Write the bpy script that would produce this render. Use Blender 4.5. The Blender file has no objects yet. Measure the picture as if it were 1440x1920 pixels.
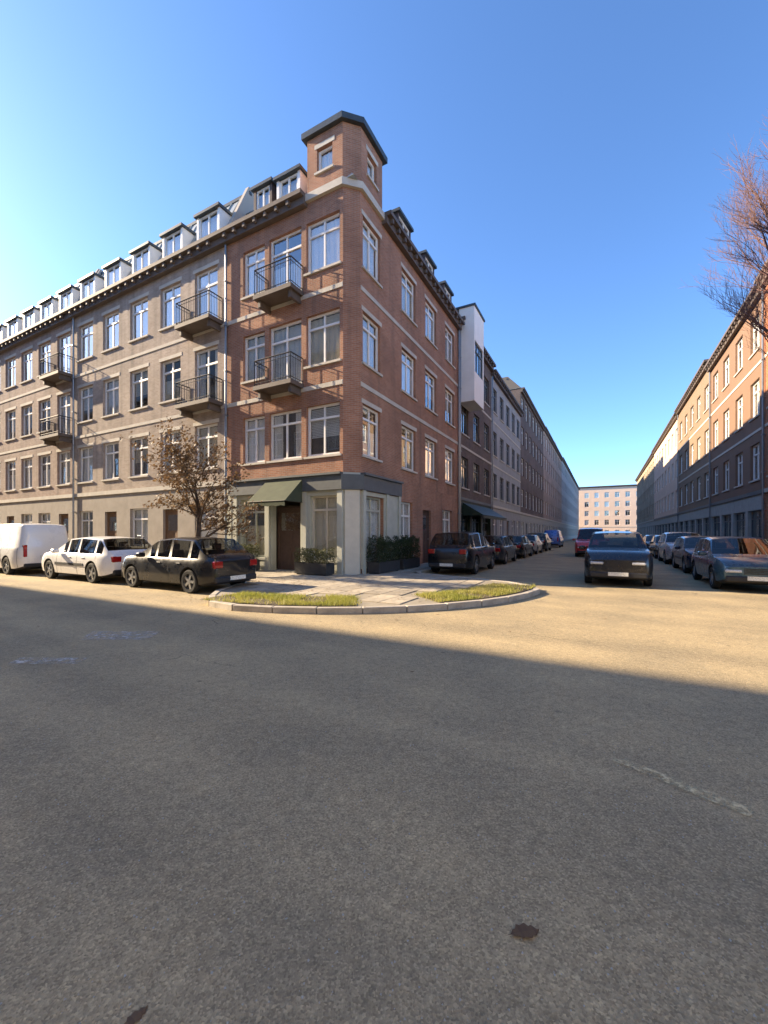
import bpy, bmesh, math, random
from mathutils import Vector, Matrix, noise
R_ = math.radians
sc = bpy.context.scene
COL = sc.collection

# ------------------------------------------------------------------ camera, sky, sun, exposure
cam = bpy.data.cameras.new('camera'); cam_o = bpy.data.objects.new('camera', cam); COL.objects.link(cam_o)
cam_o.location = (0, 0, 1.6); cam_o.rotation_euler = (R_(90), 0, 0)
cam.sensor_fit = 'HORIZONTAL'; cam.sensor_width = 36; cam.lens = 19.1
cam.shift_y = 40/1440; cam.clip_start = .05; cam.clip_end = 3000
sc.camera = cam_o
SUN_AZ, SUN_EL = -72.0, 25.0            # degrees from +Y (negative = left of the view), elevation
world = bpy.data.worlds.new('World'); sc.world = world; world.use_nodes = True
wn = world.node_tree; sky = wn.nodes.new('ShaderNodeTexSky'); sky.sky_type = 'NISHITA'; sky.sun_disc = False
sky.sun_elevation = R_(SUN_EL); sky.sun_rotation = R_(SUN_AZ)
sky.air_density = 0.7; sky.dust_density = 0.35; sky.ozone_density = 4.5
hs = wn.nodes.new('ShaderNodeHueSaturation'); hs.inputs['Saturation'].default_value = 1.05
wn.links.new(sky.outputs[0], hs.inputs['Color'])
wn.links.new(hs.outputs[0], wn.nodes['Background'].inputs[0]); wn.nodes['Background'].inputs[1].default_value = .088
sun = bpy.data.lights.new('sun', 'SUN'); sun.energy = 3.35; sun.angle = R_(.55); sun.color = (1, .80, .55)
sun_o = bpy.data.objects.new('sun', sun); COL.objects.link(sun_o)
sd = Vector((math.sin(R_(SUN_AZ))*math.cos(R_(SUN_EL)), math.cos(R_(SUN_AZ))*math.cos(R_(SUN_EL)), math.sin(R_(SUN_EL))))
sun_o.rotation_euler = sd.to_track_quat('Z', 'Y').to_euler()
vs = sc.view_settings; vs.view_transform = 'Standard'; vs.look = 'None'; vs.gamma = 1; vs.use_curve_mapping = False
vs.exposure = 2.32

# ------------------------------------------------------------------ the corner's own grid: a towards the camera, b to the right
U = Vector((-.8808, .4735)); RD = Vector((.4735, .8808)); C = Vector((-1.07, 14.4))
def W2(a, b): return C - RD*a - U*b
def W3(a, b, z=0): p = W2(a, b); return Vector((p.x, p.y, z))
ANG_R = math.atan2(RD.y, RD.x)          # heading down the right-hand street
ANG_U = math.atan2(U.y, U.x)            # heading down the left-hand street

# ------------------------------------------------------------------ materials
MATS = {}
def nmat(name):
    m = bpy.data.materials.new(name); m.use_nodes = True; MATS[name] = m
    return m, m.node_tree, m.node_tree.nodes['Principled BSDF']
def N(nt, t, **kw):
    n = nt.nodes.new(t)
    for k, v in kw.items():
        if k in n.inputs: n.inputs[k].default_value = v
        else: setattr(n, k, v)
    return n
def ramp(nt, src, stops):
    r = nt.nodes.new('ShaderNodeValToRGB'); e = r.color_ramp.elements
    while len(e) < len(stops): e.new(.5)
    for el, (p, c) in zip(e, stops): el.position = p; el.color = (*c, 1) if len(c) == 3 else c
    nt.links.new(src, r.inputs[0]); return r
def mixc(nt, fac, a, b, mode='MIX'):
    m = nt.nodes.new('ShaderNodeMix'); m.data_type = 'RGBA'; m.blend_type = mode
    for i, v in ((0, fac), (6, a), (7, b)):
        if hasattr(v, 'is_linked'): nt.links.new(v, m.inputs[i])
        elif i == 0: m.inputs[0].default_value = v
        else: m.inputs[i].default_value = (*v, 1)
    return m.outputs[2]
def bump(nt, src, bs, s=.3, d=.01):
    b = nt.nodes.new('ShaderNodeBump'); b.inputs['Strength'].default_value = s; b.inputs['Distance'].default_value = d
    nt.links.new(src, b.inputs['Height']); nt.links.new(b.outputs[0], bs.inputs['Normal']); return b
def coords(nt, kind='Object', scale=None):
    tc = nt.nodes.new('ShaderNodeTexCoord'); o = tc.outputs[kind]
    if scale:
        mp = nt.nodes.new('ShaderNodeMapping'); mp.inputs['Scale'].default_value = scale; nt.links.new(o, mp.inputs[0]); o = mp.outputs[0]
    return o
def plain(name, col, rough=.6, var=.18, scale=3.0, metal=0.0, bmp=.15, spec=.4):
    m, nt, bs = nmat(name); co = coords(nt)
    n1 = N(nt, 'ShaderNodeTexNoise', Scale=scale, Detail=6.0, Roughness=.65); nt.links.new(co, n1.inputs[0])
    lo = tuple(c*(1-var) for c in col); hi = tuple(min(1, c*(1+var)) for c in col)
    r = ramp(nt, n1.outputs[0], [(.3, lo), (.7, hi)]); nt.links.new(r.outputs[0], bs.inputs['Base Color'])
    bs.inputs['Roughness'].default_value = rough; bs.inputs['Metallic'].default_value = metal; bs.inputs['Specular IOR Level'].default_value = spec
    if bmp:
        n2 = N(nt, 'ShaderNodeTexNoise', Scale=scale*12, Detail=4.0); nt.links.new(co, n2.inputs[0]); bump(nt, n2.outputs[0], bs, bmp, .01)
    return m
def brick(name, c1, c2, mortar, bw=.22, bh=.068):
    m, nt, bs = nmat(name); uv = coords(nt, 'UV')
    bt = N(nt, 'ShaderNodeTexBrick'); bt.offset = .5
    bt.inputs['Color1'].default_value = (*c1, 1); bt.inputs['Color2'].default_value = (*c2, 1); bt.inputs['Mortar'].default_value = (*mortar, 1)
    bt.inputs['Scale'].default_value = 1; bt.inputs['Mortar Size'].default_value = .007; bt.inputs['Mortar Smooth'].default_value = .2
    bt.inputs['Brick Width'].default_value = bw; bt.inputs['Row Height'].default_value = bh; bt.inputs['Bias'].default_value = -.1
    nt.links.new(uv, bt.inputs[0])
    n = N(nt, 'ShaderNodeTexNoise', Scale=.55, Detail=7.0, Roughness=.6); nt.links.new(uv, n.inputs[0])
    c = mixc(nt, 1.0, bt.outputs[0], ramp(nt, n.outputs[0], [(.28, (.70, .68, .66)), (.72, (1.15, 1.12, 1.08))]).outputs[0], 'MULTIPLY')
    mp = nt.nodes.new('ShaderNodeMapping'); mp.inputs['Scale'].default_value = (2.2, .12, 1); nt.links.new(uv, mp.inputs[0])
    n3 = N(nt, 'ShaderNodeTexNoise', Scale=1.0, Detail=5.0); nt.links.new(mp.outputs[0], n3.inputs[0])
    c = mixc(nt, ramp(nt, n3.outputs[0], [(.48, (0, 0, 0)), (.78, (.5, .5, .5))]).outputs[0], c, (.09, .08, .07))
    nt.links.new(c, bs.inputs['Base Color']); bs.inputs['Roughness'].default_value = .9; bs.inputs['Specular IOR Level'].default_value = .2
    inv = N(nt, 'ShaderNodeMath', operation='SUBTRACT'); inv.inputs[0].default_value = 1; nt.links.new(bt.outputs['Fac'], inv.inputs[1])
    bump(nt, inv.outputs[0], bs, .5, .008)
    return m
brick('brick_orange', (.40, .20, .125), (.31, .145, .09), (.34, .29, .24))
brick('brick_tan', (.42, .345, .29), (.33, .265, .22), (.42, .385, .345))
brick('brick_rose', (.40, .305, .26), (.31, .225, .19), (.36, .32, .28))
brick('brick_buff', (.42, .34, .25), (.34, .27, .19), (.40, .36, .30))
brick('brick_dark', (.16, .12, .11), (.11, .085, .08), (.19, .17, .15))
brick('brick_bright', (.42, .15, .06), (.34, .11, .045), (.42, .32, .25))
plain('bounce_pale', (.66, .56, .42), .9, .08, .8)  # kept pale so the added unseen blocks throw warm light on the road
plain('render_peach', (.20, .122, .08), .9, .08, .8)
plain('render_cream', (.215, .148, .096), .9, .08, .8)
plain('render_far', (.74, .56, .43), .9, .06, .4)
plain('render_pink', (.62, .45, .34), .9, .07, .6)
plain('render_white', (.84, .80, .74), .85, .06, 1.2)
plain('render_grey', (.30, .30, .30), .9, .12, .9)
plain('stone_light', (.50, .46, .39), .85, .14, 2.0)
plain('stone_tan', (.29, .255, .215), .85, .16, 1.5)
plain('stone_grey', (.33, .33, .30), .85, .14, 2.0)
plain('paint_sage', (.42, .43, .365), .55, .10, 2.5)
plain('paint_sage_dark', (.13, .15, .11), .5, .12, 3.0)
plain('paint_cream', (.56, .52, .42), .55, .08, 2.5)
plain('paint_white', (.76, .75, .72), .45, .05, 4.0, bmp=.05)
plain('paint_slate', (.085, .095, .10), .5, .15, 3.0, bmp=.05)
plain('paint_black', (.022, .022, .024), .45, .2, 3.0, bmp=.05)
plain('paint_green', (.016, .032, .018), .4, .2, 3.0, bmp=.05)
plain('wood_brown', (.17, .10, .055), .6, .25, 5.0)
plain('wood_dark', (.075, .05, .042), .6, .2, 5.0)
plain('eave_brown', (.115, .09, .075), .7, .18, 3.0)
plain('zinc', (.34, .37, .37), .5, .14, 1.3, metal=.35, bmp=.05)
plain('slate', (.17, .175, .18), .65, .25, 4.0)
plain('lead_dark', (.06, .072, .08), .5, .2, 2.0, metal=.3)
plain('iron', (.05, .047, .043), .65, .3, 14.0, metal=.3, bmp=.15)
plain('iron_worn', (.20, .17, .135), .6, .3, 14.0, metal=.2, bmp=.2)
plain('steel_grey', (.25, .26, .27), .4, .1, 6.0, metal=.7, bmp=.03)
plain('curtain_white', (.82, .81, .78), .95, .05, 2.0, bmp=0)
plain('curtain_grey', (.62, .64, .63), .95, .06, 2.0, bmp=0)
plain('curtain_cream', (.66, .60, .46), .95, .05, 2.0, bmp=0)
plain('room', (.10, .095, .085), .95, .2, .8, bmp=0)
plain('shop_room', (.22, .215, .17), .95, .3, 1.2, bmp=0)
plain('awning_olive', (.060, .070, .042), .9, .15, 3.0)
plain('kerb', (.36, .32, .26), .85, .22, 6.0)
plain('planter', (.035, .035, .036), .55, .25, 5.0)
plain('rubber', (.018, .018, .018), .85, .2, 9.0)
plain('plastic', (.025, .025, .027), .55, .15, 9.0)
plain('rim', (.45, .46, .47), .32, .08, 9.0, metal=.85, bmp=0)
plain('bark', (.105, .075, .052), .95, .35, 9.0, bmp=.6)
plain('bark_dark', (.075, .05, .033), .95, .35, 9.0, bmp=.6)
plain('twig_red', (.15, .085, .075), .9, .2, 3.0, bmp=0)
plain('soil', (.07, .05, .035), 1, .3, 6.0)
def carpaint(name, col, rough=.28, metal=.35):
    m, nt, bs = nmat(name); co = coords(nt)
    n = N(nt, 'ShaderNodeTexNoise', Scale=2.5, Detail=7.0, Roughness=.7); nt.links.new(co, n.inputs[0])
    r = ramp(nt, n.outputs[0], [(.35, (rough-.06,)*3), (.75, (rough+.16,)*3)]); nt.links.new(r.outputs[0], bs.inputs['Roughness'])
    c = mixc(nt, ramp(nt, n.outputs[0], [(.55, (0, 0, 0)), (.85, (.07, .07, .07))]).outputs[0], col, (.2, .18, .15))
    nt.links.new(c, bs.inputs['Base Color']); bs.inputs['Metallic'].default_value = metal
    bs.inputs['Coat Weight'].default_value = .6; bs.inputs['Coat Roughness'].default_value = .06
for nm, c in (('car_black', (.012, .012, .014)), ('car_white', (.74, .73, .70)), ('car_navy', (.02, .028, .055)), ('car_grey', (.026, .027, .030)),
              ('car_teal', (.05, .11, .15)), ('car_red', (.48, .03, .025)), ('car_blue', (.06, .14, .42)), ('car_silver', (.42, .43, .43)), ('car_charcoal', (.03, .031, .034))):
    carpaint(nm, c, metal=0 if nm in ('car_white', 'car_red') else .35)
def glass(name, tint, ior=.07, rough=.015):
    m, nt, bs = nmat(name); nt.nodes.remove(bs)
    tr = N(nt, 'ShaderNodeBsdfTransparent'); tr.inputs[0].default_value = (*tint, 1)
    gl = N(nt, 'ShaderNodeBsdfGlossy', Roughness=rough); lw = N(nt, 'ShaderNodeLayerWeight', Blend=.5)
    pw = N(nt, 'ShaderNodeMath', operation='POWER'); nt.links.new(lw.outputs['Facing'], pw.inputs[0]); pw.inputs[1].default_value = 3.6
    fr = N(nt, 'ShaderNodeMath', operation='MULTIPLY_ADD'); nt.links.new(pw.outputs[0], fr.inputs[0]); fr.inputs[1].default_value = .85; fr.inputs[2].default_value = ior
    n = N(nt, 'ShaderNodeTexNoise', Scale=.9, Detail=1.0); nt.links.new(coords(nt), n.inputs[0])
    b = nt.nodes.new('ShaderNodeBump'); b.inputs['Strength'].default_value = .12; b.inputs['Distance'].default_value = .02
    nt.links.new(n.outputs[0], b.inputs['Height']); nt.links.new(b.outputs[0], gl.inputs['Normal'])
    mx = nt.nodes.new('ShaderNodeMixShader'); nt.links.new(fr.outputs[0], mx.inputs[0]); nt.links.new(tr.outputs[0], mx.inputs[1]); nt.links.new(gl.outputs[0], mx.inputs[2])
    nt.links.new(mx.outputs[0], nt.nodes['Material Output'].inputs[0])
glass('glass', (.975, .985, .98), .17)
glass('car_glass', (.45, .47, .47), .06)
def lampmat(name, col, rough=.15):
    m, nt, bs = nmat(name); n = N(nt, 'ShaderNodeTexVoronoi', Scale=30.0); nt.links.new(coords(nt), n.inputs[0])
    r = ramp(nt, n.outputs[0], [(0, tuple(c*.6 for c in col)), (.6, col)]); nt.links.new(r.outputs[0], bs.inputs['Base Color'])
    bs.inputs['Roughness'].default_value = rough; bs.inputs['Coat Weight'].default_value = 1
lampmat('lamp_clear', (.55, .56, .57)); lampmat('lamp_red', (.35, .012, .01)); lampmat('plate_white', (.72, .72, .66)); lampmat('plate_yellow', (.70, .50, .06))

def asphalt(name, base, speck=1.0):
    m, nt, bs = nmat(name); co = coords(nt)
    v = N(nt, 'ShaderNodeTexVoronoi', Scale=120.0); v.feature = 'F1'; nt.links.new(co, v.inputs[0])
    hsv = N(nt, 'ShaderNodeSeparateColor'); nt.links.new(v.outputs['Color'], hsv.inputs[0])
    st = ramp(nt, hsv.outputs[0], [(0, (.66, .65, .64)), (.35, (.90, .89, .88)), (.75, (1.04, 1.03, 1.0)), (1, (1.38, 1.35, 1.3))])
    c = mixc(nt, 1.0, base, st.outputs[0], 'MULTIPLY')
    n1 = N(nt, 'ShaderNodeTexNoise', Scale=14.0, Detail=6.0, Roughness=.7); nt.links.new(co, n1.inputs[0])
    c = mixc(nt, 1.0, c, ramp(nt, n1.outputs[0], [(.3, (.80, .80, .80)), (.7, (1.18, 1.18, 1.17))]).outputs[0], 'MULTIPLY')
    n2 = N(nt, 'ShaderNodeTexNoise', Scale=.7, Detail=8.0, Roughness=.6); nt.links.new(co, n2.inputs[0])
    c = mixc(nt, 1.0, c, ramp(nt, n2.outputs[0], [(.3, (.78, .79, .81)), (.7, (1.18, 1.15, 1.08))]).outputs[0], 'MULTIPLY')
    # wheel-worn bands along the left street's direction
    mp = nt.nodes.new('ShaderNodeMapping'); mp.inputs['Rotation'].default_value = (0, 0, -ANG_U); nt.links.new(co, mp.inputs[0])
    mp2 = nt.nodes.new('ShaderNodeMapping'); mp2.inputs['Scale'].default_value = (.05, 1.1, 1); nt.links.new(mp.outputs[0], mp2.inputs[0])
    nb_ = N(nt, 'ShaderNodeTexNoise', Scale=1.0, Detail=3.0); nt.links.new(mp2.outputs[0], nb_.inputs[0])
    c = mixc(nt, 1.0, c, ramp(nt, nb_.outputs[0], [(.35, (.86, .86, .87)), (.65, (1.10, 1.09, 1.07))]).outputs[0], 'MULTIPLY')
    # wandering cracks, filled dark
    dn = N(nt, 'ShaderNodeTexNoise', Scale=2.2, Detail=6.0); nt.links.new(co, dn.inputs[0])
    ad = N(nt, 'ShaderNodeVectorMath', operation='MULTIPLY_ADD'); nt.links.new(dn.outputs['Color'], ad.inputs[0]); ad.inputs[1].default_value = (.7, .7, .7); nt.links.new(co, ad.inputs[2])
    vc = N(nt, 'ShaderNodeTexVoronoi', Scale=.26); vc.feature = 'DISTANCE_TO_EDGE'; nt.links.new(ad.outputs[0], vc.inputs[0])
    n4 = N(nt, 'ShaderNodeTexNoise', Scale=.5, Detail=2.0); nt.links.new(co, n4.inputs[0])
    lim = ramp(nt, n4.outputs[0], [(.57, (0, 0, 0)), (.68, (1, 1, 1))])
    ck = ramp(nt, vc.outputs[0], [(.0008, (.75, .75, .75)), (.0028, (0, 0, 0))])
    ckm = N(nt, 'ShaderNodeMath', operation='MULTIPLY'); nt.links.new(ck.outputs[0], ckm.inputs[0]); nt.links.new(lim.outputs[0], ckm.inputs[1])
    c = mixc(nt, ckm.outputs[0], c, (.03, .03, .028))
    # oil drips and gum
    vo = N(nt, 'ShaderNodeTexVoronoi', Scale=1.7); nt.links.new(co, vo.inputs[0])
    sp = ramp(nt, vo.outputs['Distance'], [(.03, (.45, .45, .45)), (.06, (0, 0, 0))]); c = mixc(nt, sp.outputs[0], c, (.05, .045, .04))
    nt.links.new(c, bs.inputs['Base Color']); bs.inputs['Roughness'].default_value = .92; bs.inputs['Specular IOR Level'].default_value = .25
    b = bump(nt, v.outputs['Distance'], bs, .55, .006)
    b2 = nt.nodes.new('ShaderNodeBump'); b2.inputs['Strength'].default_value = .5; b2.inputs['Distance'].default_value = .012
    nt.links.new(n1.outputs[0], b2.inputs['Height']); nt.links.new(b2.outputs[0], b.inputs['Normal'])
asphalt('asphalt', (.350, .287, .182)); asphalt('asphalt_patch', (.325, .268, .171))
def paving(name, col):
    m, nt, bs = nmat(name); co = coords(nt); oi = nt.nodes.new('ShaderNodeObjectInfo')
    n1 = N(nt, 'ShaderNodeTexNoise', Scale=5.0, Detail=8.0, Roughness=.7); nt.links.new(co, n1.inputs[0])
    r = ramp(nt, n1.outputs[0], [(.3, tuple(c*.72 for c in col)), (.7, tuple(c*1.15 for c in col))])
    c = mixc(nt, 1.0, r.outputs[0], ramp(nt, oi.outputs['Random'], [(0, (.72, .72, .72)), (1, (1.16, 1.15, 1.12))]).outputs[0], 'MULTIPLY')
    nt.links.new(c, bs.inputs['Base Color']); bs.inputs['Roughness'].default_value = .9
    n2 = N(nt, 'ShaderNodeTexNoise', Scale=90.0, Detail=3.0); nt.links.new(co, n2.inputs[0]); bump(nt, n2.outputs[0], bs, .3, .004)
paving('paving', (.36, .31, .235)); paving('paving_bed', (.24, .21, .16))
def worn(name, col, lo=.48, hi=.60, scale=9):
    m, nt, bs = nmat(name); co = coords(nt)
    n = N(nt, 'ShaderNodeTexNoise', Scale=scale, Detail=9.0, Roughness=.75); nt.links.new(co, n.inputs[0])
    r = ramp(nt, n.outputs[0], [(lo, (0, 0, 0)), (hi, (1, 1, 1))]); nt.links.new(r.outputs[0], bs.inputs['Alpha'])
    bs.inputs['Base Color'].default_value = (*col, 1); bs.inputs['Roughness'].default_value = .8
worn('paint_worn_white', (.52, .47, .40), .44, .62); worn('streak_yellow', (.56, .46, .26), .42, .62, 14)
def leafmat(name, cols, trans=.25):
    m, nt, bs = nmat(name); at = nt.nodes.new('ShaderNodeAttribute'); at.attribute_name = 'rnd'
    r = ramp(nt, at.outputs['Fac'], [(i/max(1, len(cols)-1), c) for i, c in enumerate(cols)])
    nt.links.new(r.outputs[0], bs.inputs['Base Color']); bs.inputs['Roughness'].default_value = .65
    tl = nt.nodes.new('ShaderNodeBsdfTranslucent'); nt.links.new(r.outputs[0], tl.inputs[0])
    mx = nt.nodes.new('ShaderNodeMixShader'); mx.inputs[0].default_value = trans
    nt.links.new(bs.outputs[0], mx.inputs[1]); nt.links.new(tl.outputs[0], mx.inputs[2]); nt.links.new(mx.outputs[0], nt.nodes['Material Output'].inputs[0])
leafmat('leaf_hedge', [(.012, .022, .008), (.03, .05, .014), (.055, .075, .022)])
leafmat('leaf_box', [(.045, .055, .02), (.075, .085, .03), (.12, .115, .045)])
leafmat('leaf_brown', [(.11, .06, .03), (.17, .10, .045), (.24, .155, .07)])
leafmat('grass', [(.22, .25, .04), (.34, .33, .06), (.48, .42, .16)], .35)

# ------------------------------------------------------------------ mesh helpers
class MB:
    def __init__(s): s.v = []; s.f = []; s.m = []; s.uv = []; s.rnd = []
    def face(s, pts, mi=0, uv=None, rnd=0.0):
        k = len(s.v); s.v += [tuple(p) for p in pts]; s.f.append(tuple(range(k, k+len(pts)))); s.m.append(mi); s.uv.append(uv or [(0, 0)]*len(pts)); s.rnd.append(rnd)
    def box(s, x0, x1, y0, y1, z0, z1, mi=0, T=None, rnd=0.0):
        P = [(x, y, z) for z in (z0, z1) for y in (y0, y1) for x in (x0, x1)]
        if T: P = [T(*p) for p in P]
        k = len(s.v); s.v += [tuple(p) for p in P]
        du, dv, dw = x1-x0, y1-y0, z1-z0
        for q, (a, b), (o1, o2) in (((0, 2, 3, 1), (dv, du), (0, 0)), ((4, 5, 7, 6), (du, dv), (x0, y0)), ((0, 1, 5, 4), (du, dw), (x0, z0)), ((3, 2, 6, 7), (du, dw), (x0, z0)), ((2, 0, 4, 6), (dv, dw), (y0, z0)), ((1, 3, 7, 5), (dv, dw), (y0, z0))):
            s.f.append(tuple(k+i for i in q)); s.m.append(mi); s.uv.append([(o1, o2), (o1+a, o2), (o1+a, o2+b), (o1, o2+b)]); s.rnd.append(rnd)
    def tube(s, pts, rad, n=6, mi=0, cap=True):
        k0 = len(s.v); L = len(pts); pts = [Vector(p) for p in pts]; up = None
        for i, p in enumerate(pts):
            t = (pts[min(i+1, L-1)]-pts[max(i-1, 0)]); t = t.normalized() if t.length > 1e-9 else Vector((0, 0, 1))
            if up is None: up = Vector((1, 0, 0)) if abs(t.x) < .8 else Vector((0, 1, 0))
            a = (up - t*up.dot(t)).normalized(); b = t.cross(a); up = a
            r = rad[i] if hasattr(rad, '__len__') else rad
            for j in range(n):
                th = 2*math.pi*j/n; q = p + (a*math.cos(th)+b*math.sin(th))*r; s.v.append(tuple(q))
        for i in range(L-1):
            for j in range(n):
                s.f.append((k0+i*n+j, k0+i*n+(j+1) % n, k0+(i+1)*n+(j+1) % n, k0+(i+1)*n+j)); s.m.append(mi); s.uv.append([(j/n, i), ((j+1)/n, i), ((j+1)/n, i+1), (j/n, i+1)]); s.rnd.append(0)
        if cap:
            for q in (tuple(k0+j for j in reversed(range(n))), tuple(k0+(L-1)*n+j for j in range(n))):
                s.f.append(q); s.m.append(mi); s.uv.append([(0, 0)]*n); s.rnd.append(0)
    def mesh(s, name, mats, smooth=False, recalc=True, bev=0):
        me = bpy.data.meshes.new(name); me.from_pydata(s.v, [], s.f)
        ul = me.uv_layers.new(name='UVMap'); flat = [c for f in s.uv for p in f for c in p]; ul.data.foreach_set('uv', flat)
        if any(s.rnd):
            at = me.attributes.new('rnd', 'FLOAT', 'FACE'); at.data.foreach_set('value', s.rnd)
        for m in ([mats] if isinstance(mats, str) else mats): me.materials.append(MATS[m])
        me.polygons.foreach_set('material_index', s.m)
        if recalc or bev:
            bm = bmesh.new(); bm.from_mesh(me)
            if bev: bmesh.ops.bevel(bm, geom=bm.edges[:], offset=bev, segments=1, affect='EDGES')
            bmesh.ops.recalc_face_normals(bm, faces=bm.faces[:]); bm.to_mesh(me); bm.free()
        if smooth: me.polygons.foreach_set('use_smooth', [True]*len(me.polygons))
        me.update(); return me
def link(name, me, parent=None, loc=None, rz=0.0):
    o = bpy.data.objects.new(name, me); COL.objects.link(o)
    if parent: o.parent = parent
    if loc is not None: o.location = loc
    if rz: o.rotation_euler = (0, 0, rz)
    return o
def tag(o, label, cat, group=None):
    o['label'] = label; o['category'] = cat
    if group: o['group'] = group
    return o
def structure(o): o['kind'] = 'structure'; return o
def empty(name, loc, rz=0.0):
    o = link(name, None, None, loc, rz); o.empty_display_size = .3; return o
CACHE = {}
def cached(key, fn):
    if key not in CACHE: CACHE[key] = fn()
    return CACHE[key]
def copy_tree(o, parent=None):
    c = o.copy(); COL.objects.link(c); c.parent = parent
    for ch in list(o.children): copy_tree(ch, c)
    return c

# ------------------------------------------------------------------ facade kit
class Fr:                                             # a facade's frame inside its building: s along, d inward, z up
    def __init__(s, ox, oy, rot): s.ox, s.oy, s.rot = ox, oy, rot; s.c, s.s_ = math.cos(rot), math.sin(rot)
    def p(s, u, d, z): return (s.ox+u*s.c-d*s.s_, s.oy+u*s.s_+d*s.c, z)
def wall(parent, fr, w, z0, z1, ops, mat, depth=.22, uo=0.0, name='wall'):
    mb = MB(); xs = sorted({0.0, w} | {x for o in ops for x in o[:2]}); zs = sorted({z0, z1} | {z for o in ops for z in o[2:4]})
    ins = lambda x, z: any(o[0] < x < o[1] and o[2] < z < o[3] for o in ops)
    for i in range(len(xs)-1):
        for j in range(len(zs)-1):
            a, b, c, d = xs[i], xs[i+1], zs[j], zs[j+1]
            if not ins((a+b)/2, (c+d)/2):
                mb.face([fr.p(a, 0, c), fr.p(b, 0, c), fr.p(b, 0, d), fr.p(a, 0, d)], 0, [(a+uo, c), (b+uo, c), (b+uo, d), (a+uo, d)])
    for a, b, c, d in (o[:4] for o in ops):
        D = depth
        mb.face([fr.p(a, 0, c), fr.p(a, 0, d), fr.p(a, D, d), fr.p(a, D, c)], 0, [(0, c), (0, d), (D, d), (D, c)])
        mb.face([fr.p(b, 0, d), fr.p(b, 0, c), fr.p(b, D, c), fr.p(b, D, d)], 0, [(0, d), (0, c), (D, c), (D, d)])
        mb.face([fr.p(a, 0, d), fr.p(b, 0, d), fr.p(b, D, d), fr.p(a, D, d)], 0, [(a, 0), (b, 0), (b, D), (a, D)])
        mb.face([fr.p(b, 0, c), fr.p(a, 0, c), fr.p(a, D, c), fr.p(b, D, c)], 0, [(a, 0), (b, 0), (b, D), (a, D)])
    return link(name, mb.mesh(name, mat, recalc=False), parent)
rng = random.Random(7)
def frame_mesh(w, h, cols, tr, mat, t=.08):
    mb = MB(); h2 = h-t
    mb.box(-w/2, -w/2+t, 0, .075, 0, h); mb.box(w/2-t, w/2, 0, .075, 0, h)
    mb.box(-w/2+t, w/2-t, .003, .072, 0, t*1.2); mb.box(-w/2+t, w/2-t, .003, .072, h-t, h)
    for i in range(1, cols):
        x = -w/2+w*i/cols; mb.box(x-t*.45, x+t*.45, .006, .069, t*1.2, h-t)
    if tr: mb.box(-w/2+t, w/2-t, -.008, .066, h*tr-t*.5, h*tr+t*.5)
    return mb.mesh('window_frame', mat)
def pane_mesh(w, h):
    mb = MB(); mb.box(-w/2, w/2, 0, .008, 0, h); return mb.mesh('pane', 'glass')
def curtain_mesh(w, h, kind, mat):
    mb = MB(); n = max(10, int(w*14)); r = random.Random(int(w*100+h*10)+len(kind))
    def sheet(x0, x1, z0, z1, amp):
        pv = None
        for i in range(n+1):
            x = x0+(x1-x0)*i/n; y = amp*math.sin(i*1.9+r.random()*.8)
            q = ((x, y, z0), (x, y, z1))
            if pv: mb.face([pv[0], q[0], q[1], pv[1]])
            pv = q
    if kind == 'net': sheet(-w/2, w/2, .02, h-.04, .02)
    elif kind == 'drape': sheet(-w/2, -w*.20, .02, h-.04, .03); sheet(w*.22, w/2, .02, h-.04, .03)
    elif kind == 'half': sheet(-w/2, w/2, .02, h*.55, .015)
    elif kind == 'blind':
        k = int(h*.62/.06)
        for i in range(k): z = h-.05-i*.06; mb.box(-w/2+.04, w/2-.04, -.012, .012, z-.045, z-.005)
    return mb.mesh('curtain', mat, smooth=(kind != 'blind'), recalc=False)
def window(parent, fr, s, z, w, h, cols=2, tr=.72, mat='paint_white', inset=.12, sill='stone_light', curtain='auto', lintel=None, full=True, pane_tilt=.006):
    fm = cached(('fr', round(w, 3), round(h, 3), cols, tr, mat), lambda: frame_mesh(w, h, cols, tr, mat))
    o = link('window', fm, parent, fr.p(s, inset, z), fr.rot); t = .08
    rows = [(t*1.2, h-t)] if not tr else [(t*1.2, h*tr-t*.5), (h*tr+t*.5, h-t)]
    if not full: rows = [(t*1.2, h-t)]
    for i in range(cols if full else 1):
        cc = cols if full else 1
        x0 = -w/2+(t if i == 0 else w*i/cc+t*.45); x1 = -w/2+w*(i+1)/cc-(t if i == cc-1 else t*.45)
        for z0, z1 in rows:
            pm = cached(('pn', round(x1-x0, 3), round(z1-z0, 3)), lambda: pane_mesh(x1-x0, z1-z0))
            p = link('pane', pm, o, ((x0+x1)/2, .035, z0)); p.rotation_euler = (rng.uniform(-1, 1)*pane_tilt, 0, rng.uniform(-1, 1)*pane_tilt)
    if sill:
        sm = cached(('sill', round(w, 3), sill), lambda: (lambda b: (b.box(-w/2-.08, w/2+.08, -.19, -.002, -.085, -.004), b.mesh('sill', sill))[1])(MB()))
        link('sill', sm, o)
    if lintel:
        lm = cached(('lin', round(w, 3), lintel), lambda: (lambda b: (b.box(-w/2-.10, w/2+.10, -.135, -.10, .0, .16), b.mesh('lintel', lintel))[1])(MB()))
        link('lintel', lm, o, (0, 0, h+.004))
    if curtain == 'auto': curtain = rng.choice(['net', 'net', 'net', 'net', 'half', 'blind', 'net', 'drape'])
    if curtain:
        cm = rng.choice(['curtain_white', 'curtain_white', 'curtain_grey', 'curtain_cream'])
        link('curtain', cached(('cu', round(w, 3), round(h, 3), curtain, cm), lambda: curtain_mesh(w-.1, h-.1, curtain, cm)), o, (0, .115, .05))
    return o
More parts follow.
